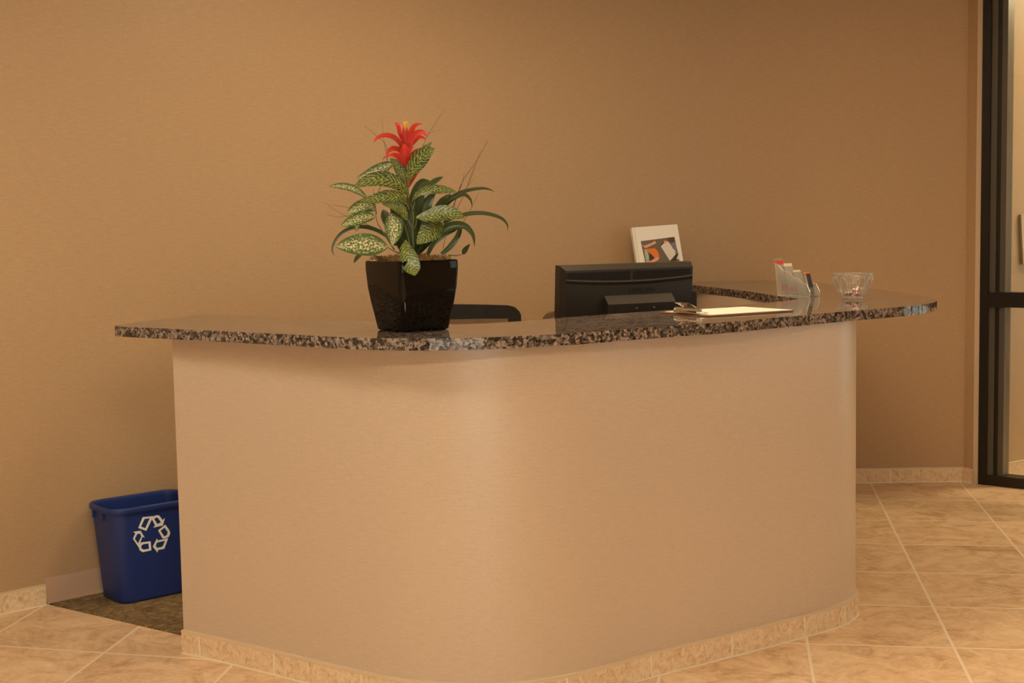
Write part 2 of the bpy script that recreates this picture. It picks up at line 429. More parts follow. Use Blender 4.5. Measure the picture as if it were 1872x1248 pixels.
# ---------------------------------------------------------------- the setting
wall_pts = [tuple(p) for p in cr([(-3.7, 3.107), (-2.6, 4.141), (-1.877, 4.822), (-1.607, 5.072), (-1.0, 5.60), (-0.4, 6.075), (0.2, 6.49), (0.6, 6.715), (0.935, 6.875), (1.15, 6.95), (1.4, 6.985), (1.789, 6.987), (2.342, 6.978)], 8)]
def wall_solid(name, pts, z0, z1, th, m):
    bm = new(); strip(bm, offset(pts, -th), pts, z0, z1); return tag(obj(name, bm, m), kind='structure')
wall_solid('wall_back', wall_pts, 0, CEIL, 0.10, 'wall')
stub = [(2.342, 6.978), (2.370, 6.920)]
wall_solid('wall_right', stub, 0, CEIL, 0.10, 'wall')
bm = new(); strip(bm, [(2.45, 7.01), (2.472, 6.992)], [(2.370, 6.918), (2.392, 6.8995)], 0, CEIL)
tag(obj('trim_1', bm, 'drywall'), kind='structure')
# left part of the room and the front, behind the camera
def flat_wall(name, a, b, z0=0, z1=CEIL, th=0.1, m='plain_wall'):
    return wall_solid(name, [a, b], z0, z1, th, m)
flat_wall('wall_left', (-3.7, -2.6), (-3.7, 3.107))
bm = new()
FX0, FX1, FZ1 = -2.2, 2.2, 2.3          # entrance glazing behind the camera
for x0, x1, z0, z1 in ((-3.7, FX0, 0, CEIL), (FX1, 4.6, 0, CEIL), (FX0, FX1, FZ1, CEIL)):
    box(bm, x0, x1, -2.7, -2.6, z0, z1)
tag(obj('wall_front', bm, 'plain_wall'), kind='structure')
bm = new()
for k in range(4):
    x = FX0 + (FX1 - FX0) * k / 3
    box(bm, max(x - 0.03, FX0), min(x + 0.03, FX1), -2.69, -2.61, 0, FZ1)
for z in (0.05, FZ1 - 0.04): box(bm, FX0, FX1, -2.688, -2.612, z - 0.04, z + 0.04)
ef = tag(obj('door_1', bm, 'black_metal'), kind='structure')
bm = new(); box(bm, FX0, FX1, -2.655, -2.645, 0.05, FZ1); obj('pane', bm, 'pane', ef)
# right wall of the lobby with a daylight window
bm = new()
WY0, WY1, WZ0, WZ1 = 2.9, 4.5, 0.8, 2.25
for y0, y1, z0, z1 in ((-2.6, WY0, 0, CEIL), (WY1, 5.0, 0, CEIL), (WY0, WY1, 0, WZ0), (WY0, WY1, WZ1, CEIL)):
    box(bm, 4.6, 4.7, y0, y1, z0, z1)
tag(obj('wall_side', bm, 'plain_wall'), kind='structure')
bm = new()
for k in range(4):
    y = WY0 + (WY1 - WY0) * k / 3
    box(bm, 4.61, 4.69, max(y - 0.03, WY0), min(y + 0.03, WY1), WZ0, WZ1)
for z in (WZ0 + 0.025, WZ1 - 0.025): box(bm, 4.612, 4.688, WY0, WY1, z - 0.025, z + 0.025)
wf = tag(obj('window_1', bm, 'black_metal'), kind='structure')
bm = new(); box(bm, 4.645, 4.655, WY0, WY1, WZ0, WZ1); obj('pane', bm, 'pane', wf)
pl = bpy.data.lights.new('window_portal', 'AREA'); pl.shape = 'RECTANGLE'; pl.size = WY1 - WY0; pl.size_y = WZ1 - WZ0
pl.cycles.is_portal = True
po = bpy.data.objects.new('window_portal', pl); po.location = (4.72, (WY0 + WY1) / 2, (WZ0 + WZ1) / 2); po.rotation_euler = (PI / 2, 0, PI / 2); link(po)
pl = bpy.data.lights.new('door_portal', 'AREA'); pl.shape = 'RECTANGLE'; pl.size = FX1 - FX0; pl.size_y = FZ1
pl.cycles.is_portal = True
po = bpy.data.objects.new('door_portal', pl); po.location = (0, -2.72, FZ1 / 2); po.rotation_euler = (PI / 2, 0, 0); po.rotation_euler = (-PI / 2, 0, 0); link(po)

# ceiling
bm = new(); box(bm, -3.9, 6.2, -2.8, 9.4, CEIL, CEIL + 0.06); tag(obj('ceiling', bm, 'ceiling'), kind='structure')
# tiled floor: UV counts tiles, laid out as the joints run
def uvL(x, y): return (2.12661 * x - 0.26648 * y - 1.95874, 0.51910 * x + 2.05497 * y - 14.22337)
def uvR(x, y): return (2.15157 * x - 0.36092 * y - 1.47431, 0.31842 * x + 2.09546 * y - 14.31293)
bm = new(); uvl = bm.loops.layers.uv.verify()
xs = [-3.9, -2.0, -0.65, -0.45, -0.25, -0.05, 0.2, 1.2, 3.0, 6.2]; ys = [-2.8 + 12.2 * k / 10 for k in range(11)]
G = [[bm.verts.new((x, y, 0)) for y in ys] for x in xs]
for i in range(len(xs) - 1):
    for j in range(10):
        f = bm.faces.new((G[i][j], G[i + 1][j], G[i + 1][j + 1], G[i][j + 1]))
        for lp in f.loops:
            x, y = lp.vert.co.x, lp.vert.co.y; t = min(1, max(0, (x + 0.65) / 0.85))
            a, b = uvL(x, y), uvR(x, y)
            lp[uvl].uv = (a[0] + (b[0] - a[0]) * t, a[1] + (b[1] - a[1]) * t)
tag(obj('floor', bm, 'tile'), kind='structure')

# pony wall line (front face of the counter base) and its inside face
face = [tuple(p) for p in cr([(-1.090, 4.333), (-1.02, 4.287), (-0.745, 4.094), (-0.455, 3.884), (-0.33, 3.806), (-0.20, 3.766), (-0.09, 3.754), (-0.02, 3.762), (0.075, 3.79), (0.175, 3.841), (0.398, 4.010), (0.670, 4.190), (0.938, 4.377), (1.052, 4.460), (1.107, 4.510), (1.155, 4.577), (1.182, 4.635), (1.190, 4.72), (1.186, 4.9), (1.162, 5.5), (1.105, 6.4), (1.075, 6.85)], 6)]
inner = offset(face, -0.12)
edge_ = [(5.245, 1.118), (5.49, 1.078), (5.8, 1.042), (6.45, 0.91), (6.90, 0.87)]
for p in inner:                      # the return: inside face just under the slab's inner edge
    if p.x > 0.8 and p.y > 5.25:
        for (ya, xa), (yb, xb) in zip(edge_, edge_[1:]):
            if ya <= p.y <= yb: p.x = xa + (xb - xa) * (p.y - ya) / (yb - ya) + 0.006
# carpet behind the counter
jn = [p for p in inner if p[0] < 1.2]
cp = [(-1.742, 4.938), (-1.148, 4.52), (-1.05, 4.452)] + [tuple(p) for p in inner[3:]] + [tuple(p) for p in offset(wall_pts, 0.0)[::-1] if -1.74 < p[0] < 0.95]
bm = new(); prism(bm, cp, 0.0, 0.004)
tag(obj('floor_carpet', bm, 'carpet'), kind='structure')
# baseboards
wl = arcs(wall_pts)
def s_at(pts, x):
    s = arcs(pts)
    for i in range(len(pts) - 1):
        if pts[i][0] <= x <= pts[i + 1][0]:
            return s[i] + (s[i + 1] - s[i]) * (x - pts[i][0]) / max(pts[i + 1][0] - pts[i][0], 1e-9)
sL, sR = s_at(wall_pts, -1.752), s_at(wall_pts, 1.40)
left_part = sub(wall_pts, 0.0, sL)
tag(skirting('baseboard_left', left_part, [sL - 0.33 * k - 0.33 for k in range(8, -1, -1)], 0.078), kind='structure')
rp = sub(wall_pts, sL + 0.002, s_at(wall_pts, 0.90))
bm = new(); strip(bm, rp, offset(rp, 0.006), 0.0, 0.1); strip(bm, rp, offset(rp, 0.013), 0.0, 0.012)
tag(obj('baseboard_back', bm, 'rubber'), kind='structure')
right_part = sub(wall_pts, s_at(wall_pts, 1.22), wl[-1])
rj = s_at(wall_pts, 1.958) - s_at(wall_pts, 1.22)
tag(skirting('baseboard_right', right_part, [rj - 0.33, rj], 0.078), kind='structure')
tag(skirting('baseboard_side', [(2.340, 6.967), (2.3675, 6.911)], [], 0.078, th=0.008), kind='structure')

# glass partition beside the counter
P0 = Vector((2.3925, 6.899)); PE = Vector((0.765, -0.644)); PA = math.atan2(PE.y, PE.x)
part = empty('window_2', (P0.x, P0.y, 0), PA); tag(part, kind='structure')
PL = 2.86
bm = new(); box(bm, 0.0, 0.042, -0.010, 0.10, 0, 2.6); box(bm, PL - 0.05, PL, -0.010, 0.10, 0, 2.6); box(bm, 0.042, PL - 0.05, -0.010, 0.10, 2.52, 2.6)
box(bm, 0.042, PL - 0.05, -0.008, 0.09, 0.0, 0.052); box(bm, 0.0725, 0.0945, 0.012, 0.09, 0.052, 2.52)
obj('frame', bm, 'black_metal', part)
bm = new(); box(bm, 0.042, 0.0725, 0.006, 0.09, 0.052, 2.52); box(bm, 0.0945, 0.122, 0.006, 0.09, 0.052, 2.52)
obj('stile', bm, 'bronze', part)
bm = new(); box(bm, 0.042, PL - 0.05, -0.012, 0.09, 0.915, 0.978); box(bm, 0.042, PL - 0.05, -0.002, 0.09, 0.978, 0.990)
obj('mid_rail', bm, 'black_metal', part)
bm = new(); box(bm, 0.122, PL - 0.05, 0.040, 0.046, 0.052, 0.915); obj('pane', bm, 'pane', part)
bm = new(); box(bm, 0.122, PL - 0.05, 0.040, 0.046, 0.990, 2.52); obj('pane', bm, 'pane', part)
bm = new(); box(bm, 0, PL, -0.05, 0.05, 2.6, CEIL); obj('header_panel', bm, 'plain_wall', part)
# corridor beyond the glass
cw = [(2.455, 6.965), (2.71, 7.128), (5.6, 8.866)]
wall_solid('wall_corridor', cw, 0, CEIL, 0.1, 'wall')
tag(skirting('baseboard_corridor', sub(cw, 0.02, 3.4), [0.085 + 0.33 * k for k in range(10)], 0.081), kind='structure')
EY0, EY1, EZ0, EZ1 = 5.3, 7.6, 0.15, 2.35
bm = new()
for y0, y1, z0, z1 in ((4.9, EY0, 0, CEIL), (EY1, 8.9, 0, CEIL), (EY0, EY1, 0, EZ0), (EY0, EY1, EZ1, CEIL)): box(bm, 5.6, 5.7, y0, y1, z0, z1)
tag(obj('wall_corridor_end', bm, 'plain_wall'), kind='structure')
bm = new()
for k in range(6):
    y = EY0 + (EY1 - EY0) * k / 5; box(bm, 5.61, 5.69, max(y - 0.035, EY0), min(y + 0.035, EY1), EZ0, EZ1)
for z in (EZ0 + 0.03, EZ1 - 0.03): box(bm, 5.612, 5.688, EY0, EY1, z - 0.03, z + 0.03)
cwf = tag(obj('window_3', bm, 'black_metal'), kind='structure')
bm = new(); box(bm, 5.645, 5.655, EY0, EY1, EZ0, EZ1); obj('pane', bm, 'pane', cwf)
pl = bpy.data.lights.new('corridor_portal', 'AREA'); pl.shape = 'RECTANGLE'; pl.size = EY1 - EY0; pl.size_y = EZ1 - EZ0; pl.cycles.is_portal = True
po = bpy.data.objects.new('corridor_portal', pl); po.location = (5.72, (EY0 + EY1) / 2, (EZ0 + EZ1) / 2); po.rotation_euler = (PI / 2, 0, PI / 2); link(po)
flat_wall('wall_corridor_near', (5.7, 4.95), (4.7, 4.95))

# ceiling lamps above the frame; door, desk, counter-end and corridor ones are added fill
MAT['white_metal'] = mat('white metal', (0.8, 0.78, 0.74), 0.5)
def troffer(x, y, m, label, w=0.6, l=1.2):
    t = empty('ceiling_light', (x, y, CEIL)); tag(t, label, 'ceiling light', 'ceiling lamps of the lobby')
    bm = new()
    for a in ((-l / 2, -l / 2 + .03, -w / 2, w / 2), (l / 2 - .03, l / 2, -w / 2, w / 2), (-l / 2 + .03, l / 2 - .03, -w / 2, -w / 2 + .03), (-l / 2 + .03, l / 2 - .03, w / 2 - .03, w / 2)):
        box(bm, *a, -0.03, 0.0)
    obj('frame', bm, 'white_metal', t)
    bm = new(); box(bm, -l / 2 + .03, l / 2 - .03, -w / 2 + .03, w / 2 - .03, -0.022, -0.012); obj('diffuser', bm, m, t)
    return t
for k_, c_col, x_, y_, lab_ in (
    ('lobby_left', LAMP_CLEAR, -1.5, 2.9, 'square-edged ceiling light before the left end of the counter'),
    ('lobby_right', LAMP_WARM, 0.9, 2.9, 'square-edged ceiling light before the right side of the counter'),
    ('lobby_near', LAMP_NEUTRAL, 0.2, 0.6, 'square-edged ceiling light in the middle of the lobby'),
    ('lobby_door_fill', LAMP_WARM, 0.9, -1.5, 'added ceiling fill light nearest the entrance glazing'),
    ('desk', LAMP_WARM, 0.35, 4.7, 'added ceiling fill light right above the work desk'),
    ('counter_end_fill', LAMP_WARM, 2.1, 5.3, 'added ceiling fill light beside the rounded end of the counter'),
    ('corridor', LAMP_WARM, 3.9, 7.2, 'added ceiling fill light in the corridor behind the glass')):
    MAT['tube_' + k_] = emit('diffuser ' + k_, c_col, LAMPS[k_])
    troffer(x_, y_, 'tube_' + k_, lab_, w=0.33 if k_ in ('lobby_left', 'lobby_right', 'lobby_near') else 0.6)

# ---------------------------------------------------------------- reception counter
rc = empty('reception_counter', (-0.05, 4.2, 0)); tag(rc, 'curved reception counter base covered in tan woven vinyl with tile base', 'reception counter')
def into(parent, bm):     # world coordinates -> parent's space
    bmesh.ops.translate(bm, verts=bm.verts, vec=-Vector(parent.location))
    return bm
CT0, CT1 = 1.034, 1.067
bm = new(); mid = [p + (f_ - p) * 0.07 for p, f_ in zip(inner, [v2(f_) for f_ in face])]; strip(bm, mid, face, 0.0, CT0 - 0.001)
obj('front_panel', into(rc, bm), 'desk_wall', rc, smooth=True)
bm = new(); strip(bm, inner, offset(mid, -0.001), 0.0, CT0 - 0.001)
obj('inner_panel', into(rc, bm), 'inner_panel', rc, smooth=True)
jpx = []
fs_ = arcs(face)
def s_near(x, y):
    best = min(range(len(face)), key=lambda i: (face[i][0] - x) ** 2 + (face[i][1] - y) ** 2)
    return fs_[best]
def s_x(x): return s_at(face[:next(i for i in range(len(face)) if face[i][0] > 1.18)], x)
joints = [s_x(-1.022), s_x(-0.748), s_x(-0.455)]
joints += [s_x(-0.455) + 0.32, s_x(0.135), s_x(0.398), s_x(0.672), s_x(0.942), s_x(1.107), s_x(1.107) + 0.12]
joints += [joints[-1] + 0.32 * k for k in range(1, 8)]
sk = skirting('tile_base', face, joints, 0.077); 
for v in sk.data.vertices: v.co -= Vector(rc.location)
sk.parent = rc
tag(sk, 'tan travertine tile base with pale grout')

# ---------------------------------------------------------------- granite countertop
front = [(-1.309, 4.470), (-1.300, 4.428), (-1.272, 4.395), (-1.163, 4.315), (-1.018, 4.212), (-0.775, 4.030), (-0.60, 3.890), (-0.451, 3.776), (-0.36, 3.728), (-0.275, 3.700), (-0.174, 3.688), (-0.09, 3.692), (-0.006, 3.712), (0.10, 3.750), (0.19, 3.797), (0.389, 3.935), (0.652, 4.100), (0.795, 4.215), (0.918, 4.318), (1.026, 4.415), (1.232, 4.573), (1.376, 4.690), (1.470, 4.790), (1.534, 4.900), (1.583, 5.030), (1.606, 5.160), (1.611, 5.330), (1.602, 5.511), (1.577, 5.865), (1.538, 6.25), (1.487, 6.60), (1.42, 6.82), (1.33, 6.965)]
wallside = [tuple(p) for p in offset(wall_pts, 0.004) if 0.46 < p[0] < 1.30][::-1]
innr = [(1.042, 5.80), (1.078, 5.49), (1.118, 5.245)]
back = [(1.118, 5.245), (0.974, 5.058), (0.858, 4.940), (0.517, 4.690), (0.31, 4.548), (0.151, 4.412), (0.031, 4.306), (-0.078, 4.240), (-0.135, 4.222), (-0.20, 4.228), (-0.30, 4.292), (-0.472, 4.424), (-0.707, 4.598), (-0.917, 4.773), (-1.038, 4.869), (-1.095, 4.912), (-1.125, 4.921), (-1.143, 4.905), (-1.196, 4.792), (-1.236, 4.685)]
wq = wallside[-1]
out = [tuple(p)[:2] for p in cr([(*p, 0) for p in front], 5)]
out += wallside
out += [(wq[0] + 0.07, wq[1] - 0.20)]
out += [tuple(p)[:2] for p in cr([(*p, 0) for p in [(0.70, 6.60), (0.82, 6.62), (0.885, 6.56), (0.91, 6.45)] + innr], 5)]
out += [tuple(p)[:2] for p in cr([(*p, 0) for p in back], 5)][1:]
bm = new(); prism(bm, out, CT0, CT1, 0, 0.0035, 2)
bmesh.ops.triangulate(bm, faces=[f for f in bm.faces if len(f.verts) > 4])
slab = obj('countertop', bm, 'granite', smooth=True)
for p in slab.data.polygons:
    if abs(p.normal.z) > 0.98: p.use_smooth = False          # flat polished faces, only the edge is rounded
tag(slab, 'polished brown and black speckled granite countertop with rounded ends', 'countertop')

# ---------------------------------------------------------------- desk behind the counter
dk = empty('desk', (0.45, 4.8, 0)); tag(dk, 'low work desk behind the counter carrying the monitor', 'desk')
bm = new(); prism(bm, [(-0.10, 3.97), (0.12, 3.985), (0.985, 4.61), (1.035, 4.68), (1.035, 5.05), (0.66, 5.42), (-0.20, 4.62)], 0.71, 0.74, 0, 0.003)
obj('desk_top', into(dk, bm), 'desk', dk)
for x, y in ((0.03, 4.05), (0.95, 4.68), (0.62, 5.30), (-0.12, 4.60)):
    bm = new(); box(bm, x - .025, x + .025, y - .025, y + .025, 0.004, 0.71); obj('leg', into(dk, bm), 'black_metal', dk)

# ---------------------------------------------------------------- monitor (seen from behind)
MA = math.atan2(5.103 - 4.846, 0.691 - 0.187)
ux, uy = math.cos(MA), math.sin(MA)
mx, my = (0.187 + 0.691) / 2 - uy * 0.0, (4.846 + 5.103) / 2
mon = empty('computer_monitor', (mx, my, 0.74), MA); tag(mon, 'wide black computer monitor seen from behind on the desk', 'monitor')
MW, MT, MB = 0.283, 1.221 - 0.74, 0.125
TL = Matrix.Translation((0, 0, MT)) @ Matrix.Rotation(math.radians(4.0), 4, 'X') @ Matrix.Translation((0, 0, -MT))
def mobj(name, bm, m, parent=mon, smooth=False):
    bmesh.ops.transform(bm, matrix=TL, verts=bm.verts); return obj(name, bm, m, parent, smooth)
bm = new()
prof = [(-0.006, MT - 0.004), (-0.002, MT), (0.044, MT), (0.050, MT - 0.008)]
# casing: shallow shell, rear face (towards -y) set in from the rim with a bevel all round
def ringv(x0, x1, z0, z1, y): return [bm.verts.new((x0, y, z0)), bm.verts.new((x1, y, z0)), bm.verts.new((x1, y, z1)), bm.verts.new((x0, y, z1))]
rings = [ringv(-MW + .004, MW - .004, MB + .004, MT - .004, 0.062), ringv(-MW, MW, MB, MT, 0.056), ringv(-MW, MW, MB, MT, 0.022), ringv(-MW + .012, MW - .006, MB + .01, MT - .016, 0.0), ]
for a, b in zip(rings, rings[1:]):
    for k in range(4): bm.faces.new((a[k], a[(k + 1) % 4], b[(k + 1) % 4], b[k]))
bm.faces.new(rings[0]); bm.faces.new(rings[-1][::-1])
mobj('casing', bm, 'black_plastic')
bm = new(); box(bm, -MW + .012, MW - .012, 0.0615, 0.064, MB + .015, MT - .015); mobj('screen', bm, 'screen')
# vent grille: a row of thin upright slots above a bowed ledge
bm = new()
for k in range(96):
    x = -MW + 0.022 + k * (2 * MW - 0.040) / 95
    if abs(x - 0.008) < 0.005: continue
    s = (x / MW); zb = MT - 0.060 + 0.013 * s * s
    box(bm, x - 0.0017, x + 0.0017, -0.0012, 0.001, zb + 0.004, MT - 0.024)
g = mobj('vent_grille', bm, 'letter')
bm = new(); N = 24; A, B, Cc = [], [], []
for k in range(N + 1):
    x = -MW + 0.014 + k * (2 * MW - 0.022) / N; zb = MT - 0.060 + 0.013 * (x / MW) ** 2
    A.append(bm.verts.new((x, 0.001, zb + 0.003))); B.append(bm.verts.new((x, -0.004, zb - 0.003))); Cc.append(bm.verts.new((x, 0.001, zb - 0.018)))
for k in range(N):
    bm.faces.new((A[k], A[k + 1], B[k + 1], B[k])); bm.faces.new((B[k], B[k + 1], Cc[k + 1], Cc[k]))
bm.faces.new([A[0], B[0], Cc[0]]); bm.faces.new([A[-1], B[-1], Cc[-1]]); bm.faces.new(A + Cc[::-1])
mobj('vent_ledge', bm, 'black_plastic')
# stand mount block with sloping lit top
bm = new()
pr = [(0.0, MT - .112), (-0.030, MT - .141), (-0.032, MT - .30), (0.0, MT - .30)]
L_ = [bm.verts.new((-0.108, y, z)) for y, z in pr]; Rr = [bm.verts.new((0.185, y, z)) for y, z in pr]
for k in range(4): bm.faces.new((L_[k], L_[(k + 1) % 4], Rr[(k + 1) % 4], Rr[k]))
bm.faces.new(L_[::-1]); bm.faces.new(Rr)
mobj('stand_mount', bm, 'black_plastic')
for x in (0.012, 0.088):
    bm = new(); cyl(bm, (x, -0.0305, MT - .158), (x, -0.034, MT - .158), 0.0032, n=12); mobj('screw', bm, 'screw')
# lettering on the back
def text_mesh(txt, size):
    cu = bpy.data.curves.new('t', 'FONT'); cu.body = txt; cu.size = size; cu.extrude = 0.0006; cu.align_x = 'CENTER'; cu.space_character = 1.12
    to = bpy.data.objects.new('t', cu); S.collection.objects.link(to)
    dg = bpy.context.evaluated_depsgraph_get(); me = bpy.data.meshes.new_from_object(to.evaluated_get(dg))
    bpy.data.objects.remove(to, do_unlink=True); return me
me = text_mesh('SAMSUNG', 0.0235); me.materials.clear(); me.materials.append(MAT['letter'])
me.transform(TL @ Matrix.Translation((0.052, -0.0008, MT - 0.103)) @ Matrix.Rotation(PI / 2, 4, 'X'))
lt = bpy.data.objects.new('lettering', me); link(lt, mon)
bm = new(); box(bm, -0.05, 0.09, 0.012, 0.03, 0.02, 0.22); obj('neck', bm, 'gloss_plastic', mon)
bm = new(); prism(bm, [(0.02 + 0.14 * math.cos(2 * PI * k / 32), 0.04 + 0.085 * math.sin(2 * PI * k / 32)) for k in range(32)], 0.0, 0.022, 0, 0.004); obj('stand_base', bm, 'gloss_plastic', mon, True)
# black box whose corner shows beyond the monitor
sp = empty('computer_speaker', (0.666, 5.272, 0.74), MA); tag(sp, 'black upright box with small pale markings behind the right edge of monitor', 'speaker')
bm = new(); box(bm, -0.045, 0.045, -0.035, 0.035, 0, 0.363, bev=0.003); obj('body', bm, 'dark_plastic', sp)
bm = new()
for z in (0.252, 0.236):
    for k in range(3): box(bm, 0.015 + k * 0.008, 0.021 + k * 0.008, -0.0362, -0.034, z, z + 0.008)
obj('marking', bm, 'screw', sp)

# ---------------------------------------------------------------- chairs behind the counter
def office_chair(name, loc, rz, label, top, w, bm_mat, meshy):
    t = empty(name, (*loc, 0.004), rz); tag(t, label, 'chair')
    for k in range(5):
        a = 2 * PI * k / 5 + 0.3; bm = new()
        tube(bm, [(0, 0, .09), (0.16 * math.cos(a), 0.16 * math.sin(a), .085), (0.29 * math.cos(a), 0.29 * math.sin(a), .065)], [.028, .022, .016], 8)
        arm = obj('base_arm', bm, 'dark_plastic', t, True)
        bm = new(); d = Vector((-math.sin(a), math.cos(a), 0)); p = Vector((0.29 * math.cos(a), 0.29 * math.sin(a), .029))
        cyl(bm, p - d * .02, p + d * .02, .028, n=16); obj('caster', bm, 'dark_plastic', arm, True)
    bm = new(); cyl(bm, (0, 0, .08), (0, 0, .26), .027); cyl(bm, (0, 0, .26), (0, 0, .43), .016); obj('gas_lift', bm, 'black_plastic', t, True)
    bm = new(); box(bm, -.24, .24, -.24, .24, .43, .50, bev=.03); obj('seat', bm, bm_mat, t, True)
    # back: rounded frame, gently curved, facing -y (towards the desk)
    zb = .60; hw = w / 2; rad = .045
    def crv(x): return 0.23 - 0.06 * (x / hw) ** 2
    outl = [(-hw + .03, zb)] + [(-hw, zb + .05), (-hw, top - rad)]
    outl += [(-hw + rad - rad * math.cos(q), top - .008 - rad + rad * math.sin(q)) for q in (PI / 6, PI / 3, PI / 2)]
    outl += [(x, top - .008 + .008 * (1 - abs(x) / hw)) for x in (-hw * .5, 0, hw * .5)]
    outl += [(hw - rad + rad * math.cos(q), top - .008 - rad + rad * math.sin(q)) for q in (PI / 2, PI / 3, PI / 6)]
    outl += [(hw, top - rad), (hw, zb + .05), (hw - .03, zb)]
    if meshy:
        # frame: outline with an opening
        bw, tw = .046, .058
        def shr(p): return (max(-hw + bw, min(hw - bw, p[0])), max(zb + .03, min(top - tw, p[1])))
        def ringf(bm, y0):
            return [bm.verts.new((x, crv(x) + y0, z)) for x, z in outl], [bm.verts.new((x, crv(x) + y0, z)) for x, z in map(shr, outl)]
        bm = new(); n = len(outl)
        o0, i0 = ringf(bm, -.009); o1, i1 = ringf(bm, .009)
        for k in range(n):
            j = (k + 1) % n
            for q in ((o0[k], o0[j], i0[j], i0[k]), (o1[j], o1[k], i1[k], i1[j]), (o0[j], o0[k], o1[k], o1[j]), (i0[k], i0[j], i1[j], i1[k])):
                try: bm.faces.new(q)
                except ValueError: pass
        bmesh.ops.remove_doubles(bm, verts=bm.verts, dist=1e-5)
        fr = obj('back_frame', bm, 'dark_plastic', t)
        bm = new(); nx = 12
        cols = [[bm.verts.new((x, crv(x), z)) for z in (zb + .02, (zb + top) / 2, top - tw + .004)] for x in [-hw + bw * .8 + (2 * hw - 1.6 * bw) * k / nx for k in range(nx + 1)]]
        for a, b in zip(cols, cols[1:]):
            for k in range(2): bm.faces.new((a[k], b[k], b[k + 1], a[k + 1]))
        obj('back_mesh', bm, 'sheer', t)
    else:
        bm = new(); n = len(outl)
        o0 = [bm.verts.new((x, crv(x) - .03, z)) for x, z in outl]; o1 = [bm.verts.new((x, crv(x) + .02, z)) for x, z in outl]
        for k in range(n): bm.faces.new((o0[k], o0[(k + 1) % n], o1[(k + 1) % n], o1[k]))
        bm.faces.new(o0); bm.faces.new(o1[::-1])
        obj('backrest', bm, bm_mat, t)
    bm = new(); tube(bm, [(0, .12, .44), (0, .24, .46), (0, .262, .56), (0, .262, .74)], [.03, .028, .024, .02], 8); obj('back_support', bm, 'dark_plastic', t, True)
    for s in (-1, 1):
        bm = new(); tube(bm, [(s * .22, .02, .46), (s * .28, .02, .50), (s * .285, .02, .66)], .014, 8); box(bm, s * .285 - .035, s * .285 + .035, -.12, .14, .66, .69, bev=.01)
        obj('armrest', bm, 'dark_plastic', t, True)
    return t
m = bpy.data.materials.new('sheer mesh'); m.use_nodes = True; tt = m.node_tree
for n in list(tt.nodes): tt.nodes.remove(n)
o_ = tt.nodes.new('ShaderNodeOutputMaterial'); mx_ = tt.nodes.new('ShaderNodeMixShader'); tr_ = tt.nodes.new('ShaderNodeBsdfTransparent'); df_ = tt.nodes.new('ShaderNodeBsdfDiffuse')
df_.inputs[0].default_value = (.02, .017, .014, 1); mx_.inputs[0].default_value = .55
tt.links.new(tr_.outputs[0], mx_.inputs[1]); tt.links.new(df_.outputs[0], mx_.inputs[2]); tt.links.new(mx_.outputs[0], o_.inputs[0])
MAT['sheer'] = m
office_chair('office_chair', (-0.212, 4.98), 0.12, 'black mesh-back office chair behind the counter, its top rail beside the plant pot', 1.070, 0.54, 'mesh', True)
office_chair('office_chair', (0.380, 5.62), 0.0, 'olive brown office chair mostly hidden behind the monitor', 1.004, 0.50, 'olive', False)

# ---------------------------------------------------------------- recycling bin
bc = (-1.402, 5.058); BA = math.radians(41)
bn = empty('recycling_bin', (*bc, 0.0045), BA); tag(bn, 'blue plastic recycling bin with white arrow emblem against the wall', 'recycling bin')
def rrect(hw, hd, r, n=6):
    out = []
    for cx0, cy0, a0 in ((hw - r, hd - r, 0), (-hw + r, hd - r, PI / 2), (-hw + r, -hd + r, PI), (hw - r, -hd + r, 3 * PI / 2)):
        out += [(cx0 + r * math.cos(a0 + PI / 2 * k / n), cy0 + r * math.sin(a0 + PI / 2 * k / n)) for k in range(n + 1)]
    return out
def loft(bm, secs, close=True, mi=0):
    rings = [[bm.verts.new((x, y, z)) for x, y in rrect(hw, hd, r)] for hw, hd, r, z in secs]
    n = len(rings[0])
    for a, b in zip(rings, rings[1:]):
        for k in range(n):
            f = bm.faces.new((a[k], a[(k + 1) % n], b[(k + 1) % n], b[k])); f.material_index = mi
    if close: bm.faces.new(rings[0][::-1]).material_index = mi; bm.faces.new(rings[-1]).material_index = mi
BH = 0.362
bm = new()
loft(bm, [(.140, .090, .04, 0), (.148, .095, .045, .006), (.150, .096, .045, .012), (.176, .114, .055, BH - .02), (.172, .110, .051, BH - .02), (.147, .093, .042, .014), (.12, .07, .03, .010)])
obj('bin_body', bm, 'blue', bn, True)
bm = new()
loft(bm, [(.1755, .1135, .054, BH - .022), (.183, .121, .061, BH - .022), (.186, .124, .064, BH - .016), (.186, .124, .064, BH - .006), (.182, .120, .060, BH), (.175, .113, .054, BH - .002), (.172, .110, .052, BH - .01), (.172, .110, .052, BH - .022)], close=False)
obj('rim', bm, 'blue', bn, True)
for x, y in ((-.182, -.03), (-.182, .05)):
    bm = new(); box(bm, x - .002, x + .008, y - .004, y + .004, BH - .05, BH - .02); obj('rib', bm, 'blue', bn)
